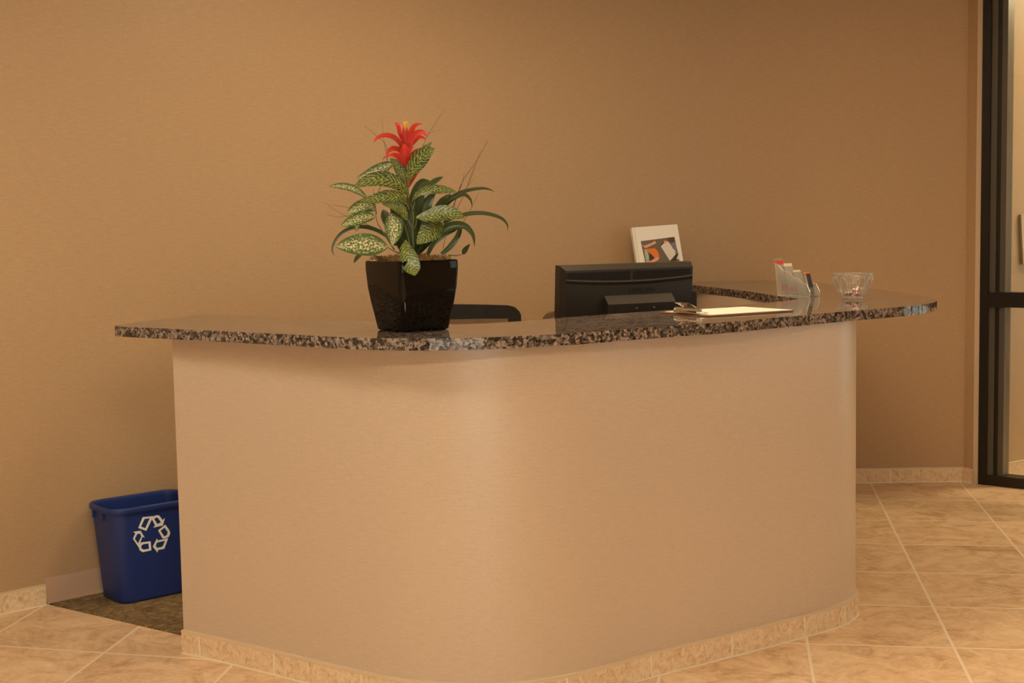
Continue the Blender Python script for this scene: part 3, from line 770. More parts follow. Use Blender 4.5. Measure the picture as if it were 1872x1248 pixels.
LOGO = [[[(-0.0632, 0.3314), (-0.0193, 0.3285), (-0.0493, 0.2774), (-0.0811, 0.2933)], [(-0.0558, 0.3231), (-0.0353, 0.3234), (-0.0533, 0.288), (-0.0699, 0.2967)]],
[[(-0.0274, 0.319), (-0.0185, 0.3279), (-0.0067, 0.3305), (0.0039, 0.3268), (0.0164, 0.308), (0.0263, 0.3145), (0.0171, 0.2866), (-0.0219, 0.2849), (-0.0142, 0.2929)], [(-0.0173, 0.317), (-0.0089, 0.3216), (-0.0017, 0.3185), (0.0095, 0.2999), (-0.0049, 0.2962)]],
[[(0.0269, 0.289), (0.0437, 0.2641), (0.0471, 0.2534), (0.0414, 0.2402), (0.0285, 0.2355), (0.0149, 0.2374), (-0.003, 0.2718)], [(0.0238, 0.2774), (0.0364, 0.2592), (0.0329, 0.2477), (0.0222, 0.2446), (0.0075, 0.268)]],
[[(-0.0076, 0.2424), (-0.0043, 0.2338), (0.0383, 0.2347), (0.0217, 0.197), (-0.0038, 0.1962), (-0.0061, 0.1869), (-0.0248, 0.2132)], [(0.0007, 0.2261), (0.025, 0.2268), (0.0145, 0.2064), (-0.0059, 0.2051), (-0.0134, 0.2132), (-0.0074, 0.2254)]],
[[(-0.033, 0.2354), (-0.0304, 0.2001), (-0.0648, 0.1989), (-0.0772, 0.2082), (-0.0812, 0.2229), (-0.0719, 0.2372)], [(-0.0415, 0.2281), (-0.0404, 0.2078), (-0.0605, 0.2081), (-0.0709, 0.2151), (-0.0695, 0.2249), (-0.0624, 0.2288)]],
[[(-0.1011, 0.2819), (-0.0949, 0.2821), (-0.0722, 0.2819), (-0.0558, 0.2525), (-0.065, 0.2572), (-0.0812, 0.2209), (-0.1027, 0.2564), (-0.093, 0.2754)], [(-0.0856, 0.2714), (-0.0744, 0.2715), (-0.0699, 0.2588), (-0.0831, 0.2352), (-0.0953, 0.2551)]]]
LDX, LDZ = 0.0, -0.012
bm = new()
for o_, h_ in LOGO:
    es = []
    for loop in (o_, h_):
        vs = [bm.verts.new((x + LDX, -(.096 + .018 * (z + LDZ - .012) / (BH - .032)) - .0008, z + LDZ)) for x, z in loop]
        es += [bm.edges.new((vs[k], vs[(k + 1) % len(vs)])) for k in range(len(vs))]
    bmesh.ops.triangle_fill(bm, use_beauty=True, use_dissolve=False, edges=es)
obj('recycling_emblem', bm, 'logo_white', bn)

# ---------------------------------------------------------------- photo book leaning on the wall
bk = empty('photo_book', (0.742, 6.574, CT1 + 0.0135)); tag(bk, 'white hardcover photo book leaning against the wall behind the monitor', 'book')
yaw = math.radians(16); lean = math.radians(15)
bk.rotation_euler = (Matrix.Rotation(yaw, 3, 'Z') @ Matrix.Rotation(-lean, 3, 'X') @ Matrix.Rotation(math.radians(-3.0), 3, 'Y')).to_euler()
BW, BHH = 0.120, 0.2865
bm = new(); box(bm, -BW, BW, 0, 0.003, 0, BHH, bev=.001); box(bm, -BW, BW, 0.021, 0.024, 0, BHH, bev=.001); box(bm, -BW - .002, -BW + .004, 0, 0.024, 0, BHH, bev=.001)
obj('cover', bm, 'cover', bk)
bm = new(); box(bm, -BW + .004, BW - .004, 0.0031, 0.0209, 0.004, BHH - .004); obj('page_block', bm, 'pages', bk)
MAT['hinge'] = mat('hinge crease', (0.55, 0.50, 0.45), 0.6)
bm = new(); box(bm, -BW + .0095, -BW + .0115, -.0003, .001, .002, BHH - .002); obj('hinge_groove', bm, 'hinge', bk)
PIC = [('pic_floor', (0.16, 0.125, 0.10)), ('pic_orange', (0.80, 0.22, 0.03)), ('pic_skin', (0.80, 0.42, 0.26)), ('pic_white', (0.78, 0.74, 0.68)), ('pic_denim', (0.20, 0.20, 0.30)), ('pic_dark', (0.03, 0.028, 0.028)), ('pic_teal', (0.38, 0.55, 0.52)), ('pic_hair', (0.10, 0.04, 0.03))]
for n_, c0 in PIC: MAT[n_] = mat(n_, c0, 0.45)
def pic(u, v):      # crop coordinates of the cover picture -> cover plane
    return (-0.086 + (u - 480) / 900 * 0.180, BHH - 0.071 - (v - 515) / 560 * 0.108)
polys = [(0, [(480, 515), (1380, 470), (1430, 1600), (545, 1600)]), (2, [(500, 600), (560, 640), (760, 580), (850, 535), (880, 600), (800, 625), (600, 700), (555, 690)]),
 (1, [(585, 730), (820, 720), (880, 800), (905, 940), (880, 1000), (790, 995), (700, 860), (620, 790)]), (6, [(570, 750), (610, 780), (635, 900), (615, 1030), (540, 1010), (535, 940)]),
 (5, [(630, 840), (700, 870), (785, 1000), (640, 1040)]), (2, [(545, 720), (590, 740), (560, 880), (530, 910)]), (2, [(540, 1020), (640, 1050), (830, 960), (900, 985), (830, 1050), (640, 1110), (545, 1110)]),
 (3, [(980, 690), (1090, 600), (1180, 570), (1240, 660), (1290, 770), (1340, 830), (1330, 930), (1160, 1085)]), (5, [(975, 680), (1050, 590), (1085, 600), (985, 690)]),
 (4, [(1245, 640), (1370, 600), (1410, 900), (1360, 930), (1340, 800), (1285, 740)]), (7, [(1180, 490), (1365, 475), (1360, 590), (1290, 620), (1210, 560)]), (2, [(1085, 560), (1150, 545), (1130, 625), (1075, 620)]),
 (5, [(1150, 1090), (1340, 930), (1420, 920), (1330, 1090)]), (3, [(1335, 1050), (1390, 950), (1425, 940), (1430, 1060)])]
bm = new()
for k, (mi, pg) in enumerate(polys):
    y0 = -0.0004 - 0.00012 * k
    vs = [bm.verts.new((*[pic(u, v)[0]], y0, pic(u, v)[1])) for u, v in pg]
    f = bm.faces.new(vs); f.material_index = mi
bmesh.ops.triangulate(bm, faces=bm.faces[:])
obj('cover_picture', bm, [n_ for n_, c0 in PIC], bk, recalc=False)

# ---------------------------------------------------------------- clipboard
cL, cN, cR = Vector((0.497, 4.558)), Vector((0.631, 4.330)), Vector((0.905, 4.575))
av_ = (cN - cL).normalized(); ca = math.atan2(av_.y, av_.x)
cb = empty('clipboard', (*((cL + cN) / 2), CT1 + 0.0005), ca); tag(cb, 'brown clipboard with blank cream paper lying on the counter', 'clipboard')
lw, ll = (cN - cL).length / 2, (cR - cN).length
# local: x along the clip edge (towards the viewer), +y towards the far short edge
bm = new(); prism(bm, [(p[0], p[1] + ll / 2) for p in rrect(lw, ll / 2, .014)], 0, .0035, 0, .0006); obj('board', bm, 'hardboard', cb)
bm = new(); prism(bm, [(-lw + .008, .02), (lw - .008, .02), (lw - .008, ll - .006), (-lw + .008, ll - .006)], .0036, .0058, 0); obj('paper', bm, 'paper', cb)
bm = new()
cw_ = .062
box(bm, -cw_, cw_, .006, .034, .006, .0085, bev=.0008)
for s in (-1, 1):
    vs = [bm.verts.new((s * cw_, y, z)) for y, z in ((.006, .007), (.032, .007), (.028, .020), (.016, .024), (.009, .018))]
    vt = [bm.verts.new((s * (cw_ - .002), v.co.y, v.co.z)) for v in vs]
    bm.faces.new(vs); bm.faces.new(vt[::-1])
    for k in range(5): bm.faces.new((vs[k], vs[(k + 1) % 5], vt[(k + 1) % 5], vt[k]))
box(bm, -cw_ - .012, cw_ + .012, .030, .046, .006, .0095, bev=.001)
clip = obj('clip', bm, 'chrome', cb)
bm = new(); cyl(bm, (-cw_, .018, .017), (cw_, .018, .017), .0065, n=20); obj('spring', bm, 'chrome', clip, True)
bm = new(); A = []
for y, z in ((.040, .010), (.034, .020), (.024, .029), (.010, .037), (-.006, .043), (-.014, .0415)):
    A.append([bm.verts.new((x, y, z - .003 * (abs(x) / .042) ** 2)) for x in (-.042, -.021, 0, .021, .042)])
for a, b in zip(A, A[1:]):
    for k in range(4): bm.faces.new((a[k], a[k + 1], b[k + 1], b[k]))
r_ = bmesh.ops.solidify(bm, geom=bm.faces[:], thickness=.0016)
obj('lever', bm, 'chrome', clip, True)

# ---------------------------------------------------------------- acrylic card stand with cards
ha = math.radians(-55)
st = empty('card_holder', (1.086, 5.515, CT1 + .0005), ha); tag(st, 'clear acrylic stepped card holder standing at the inner edge of the counter', 'card holder')
# local: +x runs towards the front (low) end, +y across
SX = 0.563
D_, Wd = 0.302 * SX, 0.058
steps = [(0.0, .150, .060), (.080, .124, .045), (.155, .098, .030), (.235, .074, .016)]
def slant(bm, x, y0, y1, z0, z1, th, mi=0, k=.32):
    vs = []
    for dx in (0, th):
        vs.append([bm.verts.new((x + dx + (z - z0) * -k * 0 + (z0 - z) * k, y, z)) for y, z in ((y0, z0), (y1, z0), (y1, z1), (y0, z1))])
    a, b = vs
    fs = [bm.faces.new(a), bm.faces.new(b[::-1])] + [bm.faces.new((a[i], a[(i + 1) % 4], b[(i + 1) % 4], b[i])) for i in range(4)]
    for f in fs: f.material_index = mi
bm = new(); uvq = None
side = [(0.0, 0.0), (D_, 0.0), (D_ + .004, .018), (.275 * SX, .050), (.235 * SX, .052), (.200 * SX, .072), (.150 * SX, .074), (.112 * SX, .098), (.055 * SX, .100), (.0, .125), (-.014, .130)]
for y in (0.0, Wd - .002):
    a = [bm.verts.new((x, y, z)) for x, z in side]; b = [bm.verts.new((x, y + .002, z)) for x, z in side]
    bm.faces.new(a); bm.faces.new(b[::-1])
    for i in range(len(side)): bm.faces.new((a[i], a[(i + 1) % len(side)], b[(i + 1) % len(side)], b[i]))
obj('side_panel', bm, 'acrylic', st)
bm = new(); box(bm, 0.0, D_, .002, Wd - .002, 0.0, .0025); obj('base_panel', bm, 'acrylic', st)
for x, zt, zf in steps:
    x *= SX
    bm = new(); slant(bm, x + .0158, .002, Wd - .002, .004, zt, .0022); obj('pocket_back', bm, 'acrylic', st)
    bm = new(); slant(bm, x + .035, .002, Wd - .002, .004, zf + .02, .0018); box(bm, x + .0158, x + .0368, .002, Wd - .002, .003, .0052); obj('pocket_front', bm, 'acrylic', st)
# bright polished rims of the sheets
bm = new()
for y in (.001, Wd - .001):
    for p, q_ in zip(side[1:], side[2:]): cyl(bm, (p[0], y, p[1]), (q_[0], y, q_[1]), .0011, n=6)
    cyl(bm, (0, y, 0.001), (D_, y, 0.001), .0011, n=6); cyl(bm, (0, y, 0), (-.014, y, .130), .0011, n=6)
obj('polished_edge', bm, 'acrylic_edge', st)
MAT['card_grey'] = mat('grey print', (0.40, 0.35, 0.31), 0.5)
def sheet(name, x, y0, y1, z1, m, top, th, label, band=None):
    t = empty(name); t.matrix_world = Matrix.Translation(st.location) @ Matrix.Rotation(ha, 4, 'Z'); tag(t, label, 'card')
    bm = new(); slant(bm, x, y0, y1, .0056, z1, .0012); obj('card_sheet', bm, m, t)
    bm = new(); slant(bm, x - (z1 - .0056) * .32, y0, y1, z1 + .0001, z1 + th, .0012); obj('printed_top', bm, top, t)
    if band:
        bm = new(); slant(bm, x + .0013 - (band[0] - .0056) * .32, y0 + .004, y1 - .004, band[0], band[1], .0006); obj('printed_band', bm, 'red_print', t)
sheet('leaflet', .0205, .005, Wd - .006, .124, 'card_grey', 'red_print', .017, 'grey leaflet with red top in the tallest pocket of the card holder', (.022, .044))
sheet('leaflet', .0655, .005, Wd - .006, .118, 'card_grey', 'card_cream', .012, 'grey leaflet with cream top in the second pocket of the card holder', (.020, .034))
sheet('business_card', .1075, .006, Wd - .010, .096, 'card_grey', 'card_cream', .008, 'grey business card with cream top in the third pocket of the card holder')
y1_ = .0535
for k, (m_, top_, lab_) in enumerate((('card_black', 'orange', 'rearmost black orange-topped business card in the card holder'), ('card_cream', 'card_cream', 'cream business card just before the rearmost black card in the card holder'),
    ('card_black', 'orange', 'second black orange-topped business card from the back of the card holder'), ('card_cream', 'card_cream', 'cream business card midway through the fanned cards in the card holder'),
    ('card_black', 'orange', 'third black orange-topped business card from the back of the card holder'), ('card_cream', 'card_cream', 'cream business card right behind the frontmost black card in the card holder'),
    ('card_black', 'orange', 'frontmost black orange-topped business card in the card holder'))):
    sheet('business_card', .1508 + k * .0021, .016, y1_, .090, m_, top_, .005, lab_); y1_ -= .0046 if m_ == 'card_black' else .0014
sheet('business_card', .1508 + 7 * .0021 - .0003, .003, .013, .078, 'card_grey', 'card_grey', .004, 'small grey card at the very front of the lowest pocket of the card holder')

# ---------------------------------------------------------------- glass bowl with candies
bw = empty('glass_bowl', (1.312, 5.20, CT1 + .0005)); tag(bw, 'clear fluted glass candy bowl near the rounded end of the counter', 'bowl')
bm = new(); NS = 96
prof = [(.001, .0015), (.030, .0), (.037, .001), (.039, .004), (.0375, .008), (.0475, .018), (.0610, .038), (.0690, .058), (.0735, .078), (.0775, .0935), (.0765, .0950), (.0705, .079), (.0660, .059), (.0580, .039), (.0445, .020), (.034, .013), (.001, .011)]
rings = []
for i, (r, z) in enumerate(prof):
    amp = .045 if 5 <= i <= 8 else (.02 if i in (4, 9) else 0.0)
    ring = []
    for k in range(NS):
        a = 2 * PI * k / NS; rr = r * (1 + amp * (abs(math.cos(a * 6)) - .5)); ring.append(bm.verts.new((rr * math.cos(a), rr * math.sin(a), z)))
    rings.append(ring)
for a, b in zip(rings, rings[1:]):
    for k in range(NS): bm.faces.new((a[k], a[(k + 1) % NS], b[(k + 1) % NS], b[k]))
bm.faces.new(rings[0]); bm.faces.new(rings[-1][::-1])
obj('bowl_shell', bm, 'bowl_glass', bw, 'full')
MAT['edge_glint'] = thin_clear('edge glint', (0.98, 0.97, 0.96), 0.8, 0.10, 0.30)  # whitish haze put into the colour as the highlight along rim and flutes
bm = new()
tube(bm, [(.0772 * math.cos(2 * PI * k / 64), .0772 * math.sin(2 * PI * k / 64), .0952) for k in range(65)], .0016, 6); obj('bowl_rim', bm, 'edge_glint', bw, 'full')
bm = new()
for q in range(12):
    a0, a1 = 2 * PI * q / 12 + .07, 2 * PI * (q + 1) / 12 - .07; am = (a0 + a1) / 2
    P_ = [(a0, .0450, .014), (a0, .0605, .036), (a0, .0695, .058), (a0 + .04, .0730, .072), (am, .0755, .084), (a1 - .04, .0730, .072), (a1, .0695, .058), (a1, .0605, .036), (a1, .0450, .014)]
    tube(bm, cr([(r * math.cos(a), r * math.sin(a), z) for a, r, z in P_], 3), .0013, 5)
tube(bm, [(.0385 * math.cos(2 * PI * k / 48), .0385 * math.sin(2 * PI * k / 48), .003) for k in range(49)], .002, 6)
obj('fluting', bm, 'edge_glint', bw, 'full')
ci = 0
for k, (x, y, z, m1, m2) in enumerate([(-.014, -.012, .0195, 'candy_white', 'candy_blue'), (.010, -.014, .0195, 'candy_white', 'candy_red'), (.020, .006, .0195, 'candy_red', 'candy_white'), (-.004, .012, .0195, 'candy_white', 'candy_red'), (-.020, .010, .0195, 'candy_blue', 'candy_white'), (.004, -.002, .034, 'candy_white', 'candy_red')]):
    t = empty('wrapped_candy', (1.312 + x, 5.20 + y, CT1 + z)); t.rotation_euler = (k * 1.1, .5 + k * .7, k * 2.0)
    tag(t, 'small wrapped candy, red, white or blue, at the bottom of the glass bowl', 'candy', 'wrapped candies in the glass bowl')
    bm = new(); bmesh.ops.create_uvsphere(bm, u_segments=20, v_segments=10, radius=.0085)
    for f in bm.faces:
        a = math.atan2(f.calc_center_median().y, f.calc_center_median().x); f.material_index = int((a + PI) / (PI / 3)) % 2
    bmesh.ops.scale(bm, vec=(1, 1, .75), verts=bm.verts); obj('sweet', bm, [m1, m2], t, True)
    bm = new()
    for s in (-1, 1):
        c0 = bm.verts.new((s * .007, 0, 0)); ring = [bm.verts.new((s * .0125, .005 * math.cos(q), .004 * math.sin(q) + .001 * (i % 2))) for i, q in enumerate([2 * PI * i / 8 for i in range(8)])]
        for i in range(8): bm.faces.new((c0, ring[i], ring[(i + 1) % 8]))
    obj('wrapper_twist', bm, 'acrylic_edge', t)

# ---------------------------------------------------------------- potted plant
pc = (-0.294, 4.027); PR = math.radians(37)
pt = empty('potted_plant', (*pc, CT1 + .0005)); tag(pt, 'red flowering bromeliad with mixed variegated leaves in a square glossy black pot', 'potted plant')
PH = .207
bm = new()
loft(bm, [(.074, .074, .012, 0), (.0805, .0805, .016, .004), (.0865, .0865, .018, .04), (.0945, .0945, .018, .085), (.1005, .1005, .018, .13), (.1040, .1040, .018, .18), (.1045, .1045, .019, .200), (.1035, .1035, .019, .2055), (.1005, .1005, .018, .207), (.0975, .0975, .016, .204), (.0955, .0955, .015, .18), (.06, .06, .015, .175)])
bmesh.ops.rotate(bm, verts=bm.verts, cent=(0, 0, 0), matrix=Matrix.Rotation(PR, 3, 'Z'))
obj('pot', bm, 'black_gloss', pt, True)
# moss: lumpy bed plus strands
bm = new(); n = 16; G = []
for i in range(n + 1):
    row = []
    for j in range(n + 1):
        x, y = (i / n - .5) * .188, (j / n - .5) * .188
        e = max(abs(x), abs(y)) / .094
        row.append(bm.verts.new((x, y, .197 + .018 * (1 - e ** 3) + random.uniform(-.003, .006) * (1 if e < .98 else .2))))
    G.append(row)
for i in range(n):
    for j in range(n): bm.faces.new((G[i][j], G[i + 1][j], G[i + 1][j + 1], G[i][j + 1]))
for k in range(420):
    x, y = random.uniform(-.088, .088), random.uniform(-.088, .088); a = random.uniform(0, 2 * PI); r = random.uniform(.008, .022); h = .206 + .012 * (1 - max(abs(x), abs(y)) / .094)
    ex, ey = max(-.1, min(.1, x + r * math.cos(a))), max(-.1, min(.1, y + r * math.sin(a)))
    tube(bm, [(x, y, h), ((x + ex) / 2, (y + ey) / 2, h + random.uniform(.004, .014)), (ex, ey, h + random.uniform(-.002, .006))], .0007, 4)
bmesh.ops.rotate(bm, verts=bm.verts, cent=(0, 0, 0), matrix=Matrix.Rotation(PR, 3, 'Z'))
tag(obj('moss', bm, 'moss', pt), kind='stuff')
K = 0.000391
def PX(u, v, d=0.0):           # drawing units of the plant's front elevation -> plant space (d = metres away from the viewer)
    s = 1 + d / 4.02
    return Vector(((u - 757) * K * s, d, 0.2135 + (1215 - v) * K * s))
FACE = Vector((0, -1, 0.25)).normalized()
def leaf(kind, pts, width, d0, d1, fold=0.12, facing=None, name='leaf', wpos=0.42, sharp=1.0, arch=0.0):
    fc = FACE if facing is None else Vector(facing).normalized()
    n = len(pts); P3 = []
    for i, p in enumerate(pts):
        t = i / (n - 1); P3.append(PX(p[0], p[1], d0 + (d1 - d0) * t - arch * math.sin(PI * t)))
    C = cr(P3, max(4, 20 // (n - 1))); m = len(C); w = width * K / 2 * (.86 if kind == 'red' else 1)
    bm = new(); uvl = bm.loops.layers.uv.verify(); rows = []; prev = None
    for i, c in enumerate(C):
        t = i / (m - 1)
        tg = (C[min(i + 1, m - 1)] - C[max(i - 1, 0)]).normalized()
        sd = tg.cross(fc)
        if sd.length < 0.15: sd = prev if prev else Vector((1, 0, 0))
        sd = (sd - tg * sd.dot(tg)).normalized()
        if prev and sd.dot(prev) < 0: sd = -sd
        prev = sd; nm = sd.cross(tg)
        if nm.dot(fc) < 0: nm = -nm
        x = t ** (math.log(.5) / math.log(wpos))
        ww = w * max(math.sin(PI * min(x, 1)) ** (0.75 * sharp), 0.02 if t > .5 else .08)
        if kind == 'strap': ww = w * max((1 - t ** 3) * min(1, .65 + t * 1.2), .03)
        wob = math.sin(t * 9 + pts[0][0]) * .06
        rows.append([bm.verts.new(c + sd * (ww * q) + nm * (abs(q) * ww * (fold * 2) + (wob * ww if q > 0 else -wob * ww) * abs(q))) for q in (-1, -.5, 0, .5, 1)])
    for i in range(m - 1):
        for k in range(4):
            f = bm.faces.new((rows[i][k], rows[i][k + 1], rows[i + 1][k + 1], rows[i + 1][k]))
            for lp, (a, b) in zip(f.loops, ((i, k), (i, k + 1), (i + 1, k + 1), (i + 1, k))): lp[uvl].uv = (a / (m - 1), b / 4)
    mk = {'stripe': 'leaf_stripe', 'speckle': 'leaf_speckle', 'strap': 'leaf_plain', 'plain': 'leaf_plain', 'red': 'leaf_red'}[kind]
    return obj(name, bm, mk, pt, 'full', recalc=False)
def stalk(pts, d0, d1, r, m='stem', name='stem'):
    P3 = [PX(p[0], p[1], d0 + (d1 - d0) * i / (len(pts) - 1)) for i, p in enumerate(pts)]
    C = cr(P3, 5); bm = new(); tube(bm, C, [r * (1 - .6 * i / (len(C) - 1)) for i in range(len(C))], 6)
    return obj(name, bm, m, pt, 'full')
# dark bromeliad rosette and straps (behind)
for p, w, a, b in (([(740, 1200), (690, 1000), (640, 860), (600, 760)], 90, .02, .02), ([(760, 1200), (770, 1000), (800, 800), (860, 660), (905, 640)], 120, .0, .03), ([(770, 1200), (830, 1000), (880, 820), (950, 720)], 110, .0, .02),
    ([(720, 1200), (650, 1050), (560, 900), (540, 850)], 90, .03, .06), ([(800, 1200), (900, 1000), (1000, 800), (1060, 740)], 80, .03, .05), ([(745, 1200), (730, 1000), (700, 820), (660, 740)], 95, -.02, -.02), ([(770, 1190), (770, 1020), (775, 900), (790, 800)], 80, -.03, -.03),
    ([(705, 1190), (690, 1080), (695, 980), (720, 900)], 110, .01, .02), ([(790, 1200), (860, 1100), (940, 1020), (1010, 1000)], 90, .03, .06)):
    leaf('plain', p, w, a, b, .18)
leaf('strap', [(640, 1120), (560, 1040), (450, 985), (350, 975), (250, 1010), (185, 1080), (165, 1150), (182, 1190)], 32, .02, -.04, .2)
leaf('strap', [(920, 880), (1000, 815), (1110, 745), (1230, 712), (1330, 712), (1385, 735)], 34, .05, .09, .2)
leaf('strap', [(930, 900), (1010, 830), (1100, 765), (1160, 750), (1205, 790), (1215, 850)], 36, .04, .06, .2)
leaf('strap', [(1000, 960), (1100, 915), (1190, 895), (1290, 892), (1380, 910), (1450, 945), (1478, 985), (1480, 1030)], 34, .03, .07, .2)
leaf('strap', [(930, 1100), (1000, 1010), (1090, 975), (1170, 985), (1230, 1050), (1245, 1140)], 62, .02, -.03, .2)
leaf('strap', [(880, 1195), (930, 1110), (1010, 1050), (1090, 1010), (1130, 985)], 44, .0, .01, .2)
leaf('strap', [(985, 1195), (1060, 1130), (1110, 1060), (1130, 970), (1125, 945)], 46, .01, .03, .2)
leaf('plain', [(890, 690), (935, 650), (1003, 612)], 46, .02, .05, .15)
# speckled leaves
leaf('speckle', [(590, 1128), (500, 1115), (400, 1105), (300, 1108), (205, 1115)], 172, -.06, -.10, .05, wpos=.45)
leaf('speckle', [(440, 770), (380, 715), (310, 680), (230, 665), (150, 667)], 58, .0, -.02, .2, wpos=.5)
leaf('speckle', [(640, 500), (570, 530), (480, 570), (420, 595), (355, 612)], 88, .03, .01, .15)
leaf('speckle', [(500, 850), (440, 815), (380, 830), (330, 850), (292, 868)], 105, -.02, -.06, .1, wpos=.4)
leaf('speckle', [(500, 895), (430, 900), (350, 920), (290, 945), (245, 962)], 95, -.04, -.08, .1, wpos=.4)
leaf('speckle', [(610, 870), (640, 950), (640, 1040), (625, 1120)], 140, -.05, -.07, .12)
leaf('speckle', [(380, 905), (360, 950), (350, 1010)], 60, -.03, -.03, .15)
leaf('plain', [(390, 1175), (355, 1205), (330, 1245)], 34, -.03, -.06, .15)
leaf('plain', [(1150, 1195), (1175, 1160), (1212, 1118)], 40, -.02, -.04, .15)
# yellow-green striped leaves
leaf('stripe', [(750, 660), (745, 590), (780, 500), (850, 430), (930, 350)], 92, .0, .02, .1, wpos=.5)
leaf('stripe', [(752, 650), (770, 580), (830, 500), (900, 430), (968, 395)], 124, -.03, -.06, .08, wpos=.55)
leaf('stripe', [(725, 650), (705, 590), (670, 510), (622, 462)], 74, -.03, -.04, .1, wpos=.5)
leaf('stripe', [(760, 760), (720, 690), (650, 640), (560, 615), (450, 630), (348, 672)], 118, -.04, -.09, .12, wpos=.55)
leaf('stripe', [(745, 810), (700, 760), (610, 745), (500, 765), (388, 772)], 92, -.05, -.10, .12, wpos=.5)
leaf('stripe', [(740, 930), (710, 860), (650, 815), (560, 800)], 84, -.06, -.08, .12, wpos=.5)
leaf('stripe', [(775, 790), (830, 730), (920, 705), (1020, 705), (1120, 722)], 74, -.03, -.05, .12, wpos=.55)
leaf('stripe', [(815, 905), (900, 900), (1000, 880), (1100, 885), (1188, 918)], 136, -.07, -.11, .05, facing=(0, -.9, .5), wpos=.5)
leaf('stripe', [(1010, 955), (950, 990), (890, 1040), (815, 1108)], 175, -.05, -.08, .08, wpos=.42)
leaf('stripe', [(735, 1075), (740, 1140), (762, 1220), (800, 1300), (815, 1342)], 138, -.085, -.17, .08, wpos=.55, facing=(0, -1, .1))
# stems
for p, a, b, r in (([(752, 1190), (758, 1000), (752, 800), (752, 650)], -.02, -.03, .0034), ([(790, 1150), (785, 1000), (790, 880), (770, 800)], -.07, -.05, .0026), ([(785, 990), (760, 940), (740, 910)], -.07, -.06, .002), ([(790, 1000), (815, 950), (815, 905)], -.07, -.07, .002),
    ([(760, 1120), (735, 1000), (690, 860), (700, 760)], -.06, -.05, .002), ([(690, 1185), (640, 1160), (585, 1128)], -.05, -.06, .0026), ([(640, 1150), (570, 1040), (510, 930), (500, 860)], -.05, -.03, .0022), ([(760, 850), (745, 810)], -.06, -.05, .002), ([(790, 850), (800, 790)], -.06, -.04, .002),
    ([(500, 880), (490, 800), (480, 690)], .0, .02, .002), ([(510, 740), (530, 690), (560, 640)], .0, .02, .002), ([(735, 700), (722, 645)], -.03, -.03, .0018)):
    stalk(p, a, b, r)
stalk([(1040, 1200), (1100, 1205), (1150, 1196)], .0, -.02, .0018)
stalk([(520, 1205), (450, 1180), (390, 1175)], -.02, -.03, .0018)
stalk([(755, 1180), (745, 900), (738, 700), (728, 500)], .0, .0, .0062, 'redstem', 'flower_stem')
leaf('red', [(750, 690), (775, 640), (810, 590), (850, 545)], 26, .0, .01, .2, name='bract')
leaf('red', [(745, 700), (735, 620), (700, 570), (630, 545)], 26, .0, .01, .2, name='bract')
# red bracts
for p, w, a, b in (([(725, 420), (690, 350), (640, 305), (580, 293), (525, 312), (497, 348)], 46, .01, -.02), ([(722, 360), (700, 280), (680, 225), (648, 203)], 62, .02, .05), ([(732, 360), (735, 270), (737, 205)], 58, .0, .0),
    ([(748, 340), (770, 280), (800, 228), (858, 214)], 48, .02, .05), ([(735, 430), (770, 350), (830, 280), (880, 275), (915, 310)], 56, -.02, -.05), ([(745, 430), (790, 350), (840, 312), (890, 330)], 42, .01, .03),
    ([(720, 450), (680, 400), (635, 395), (605, 420), (598, 455)], 46, .0, -.03), ([(728, 525), (705, 470), (660, 440), (608, 440)], 60, -.03, -.06), ([(732, 470), (735, 410), (728, 355)], 96, -.03, -.035), ([(740, 470), (800, 412), (860, 400), (905, 408)], 18, .03, .05),
    ([(700, 450), (620, 445), (565, 460), (545, 488)], 14, .03, .05), ([(730, 440), (710, 380), (700, 320)], 70, .02, .02), ([(740, 440), (765, 370), (770, 310)], 70, .01, .01), ([(725, 540), (722, 470), (715, 420)], 70, .0, -.01), ([(735, 540), (750, 470), (765, 420)], 70, .0, -.01)):
    leaf('red', p, w, a, b, .18, name='bract', wpos=.38)
bm = new()
for k in range(5):
    a = 2 * PI * k / 5; p = PX(738, 215, 0); q_ = Vector((math.cos(a), math.sin(a), 0)) * .004
    tube(bm, [p + q_ * .5 - Vector((0, 0, .02)), p + q_ + Vector((0, 0, .003)), p + q_ * 1.3 + Vector((0, 0, .009))], [.0025, .0028, .0012], 6)
obj('floret', bm, 'yellow', pt, 'full')
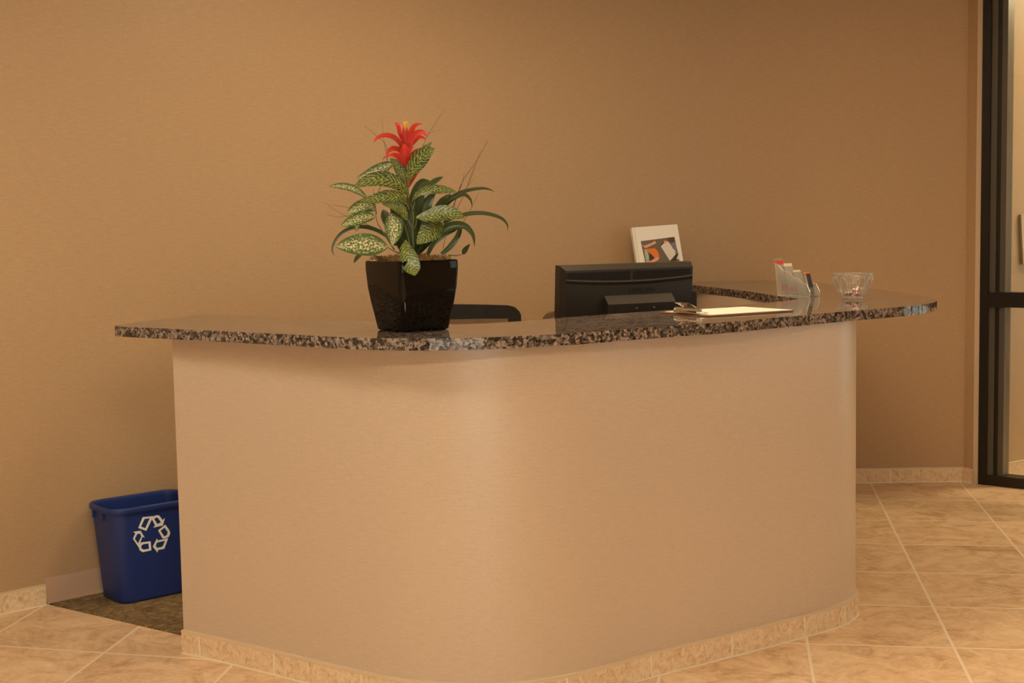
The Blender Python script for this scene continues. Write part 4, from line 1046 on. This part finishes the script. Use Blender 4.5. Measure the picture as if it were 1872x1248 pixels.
# dry twigs
for p, a, b, r in (([(600, 600), (588, 470), (580, 370), (500, 290), (420, 222)], .03, .05, .0011), ([(585, 480), (562, 330), (550, 150)], .05, .06, .0007), ([(800, 520), (880, 330), (950, 215), (1030, 102)], .04, .06, .0009), ([(1075, 830), (1130, 700), (1150, 630), (1160, 585)], .06, .07, .0011),
    ([(1105, 850), (1160, 740), (1220, 600), (1250, 515), (1285, 420)], .06, .08, .0009), ([(1060, 900), (1100, 750), (1150, 640), (1250, 500), (1345, 338)], .07, .10, .0013), ([(1140, 970), (1200, 870), (1240, 790), (1268, 740)], .05, .07, .0009), ([(540, 1010), (400, 950), (300, 910), (180, 845), (105, 790)], .02, .04, .0011),
    ([(420, 870), (300, 835), (210, 815), (145, 806)], .02, .03, .0008), ([(440, 900), (310, 888), (210, 900), (115, 880)], .02, .04, .0008), ([(1090, 760), (1160, 710), (1235, 632)], .06, .08, .0008), ([(1180, 680), (1215, 590), (1240, 530)], .08, .09, .0007), ([(820, 330), (900, 285), (1005, 258)], .05, .06, .0005),
    ([(1000, 1150), (1020, 1060), (1040, 1000)], .0, .01, .001), ([(900, 1160), (960, 1080), (1020, 1040)], .0, .02, .001), ([(760, 1160), (740, 1000), (690, 870)], -.04, -.05, .0012)):
    stalk(p, a, b, r, 'twig', 'twig')
bm = new(); 
for u, v in ((1343, 342), (1286, 415)): 
    p = PX(u, v, .1); tube(bm, [p - Vector((.002, 0, .006)), p, p + Vector((.002, 0, .006))], [.0012, .0024, .001], 6)
obj('twig_bud', bm, 'twigtip', pt, 'full')

# ---------------------------------------------------------------- reflection in the glass, built as a solid pale picture behind it
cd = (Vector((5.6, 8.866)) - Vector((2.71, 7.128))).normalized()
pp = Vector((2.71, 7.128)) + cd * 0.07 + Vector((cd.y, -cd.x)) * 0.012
fp = empty('picture_reflection', (pp.x, pp.y, 1.262), math.atan2(cd.y, cd.x)); tag(fp, 'faint picture reflection in the glass, built as a panel on the wall behind', 'picture')
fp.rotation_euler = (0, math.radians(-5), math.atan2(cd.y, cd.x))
MAT['reflection_frame'] = mat('reflected frame', (0.62, 0.47, 0.36), 0.5); MAT['reflection_art'] = mat('reflected art', (0.50, 0.36, 0.27), 0.5)
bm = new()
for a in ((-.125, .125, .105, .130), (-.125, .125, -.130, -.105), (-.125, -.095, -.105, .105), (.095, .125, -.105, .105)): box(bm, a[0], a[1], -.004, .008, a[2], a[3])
obj('reflected_frame', bm, 'reflection_frame', fp)
bm = new(); box(bm, -.095, .095, -.002, .004, -.105, .105); obj('print', bm, 'reflection_art', fp)
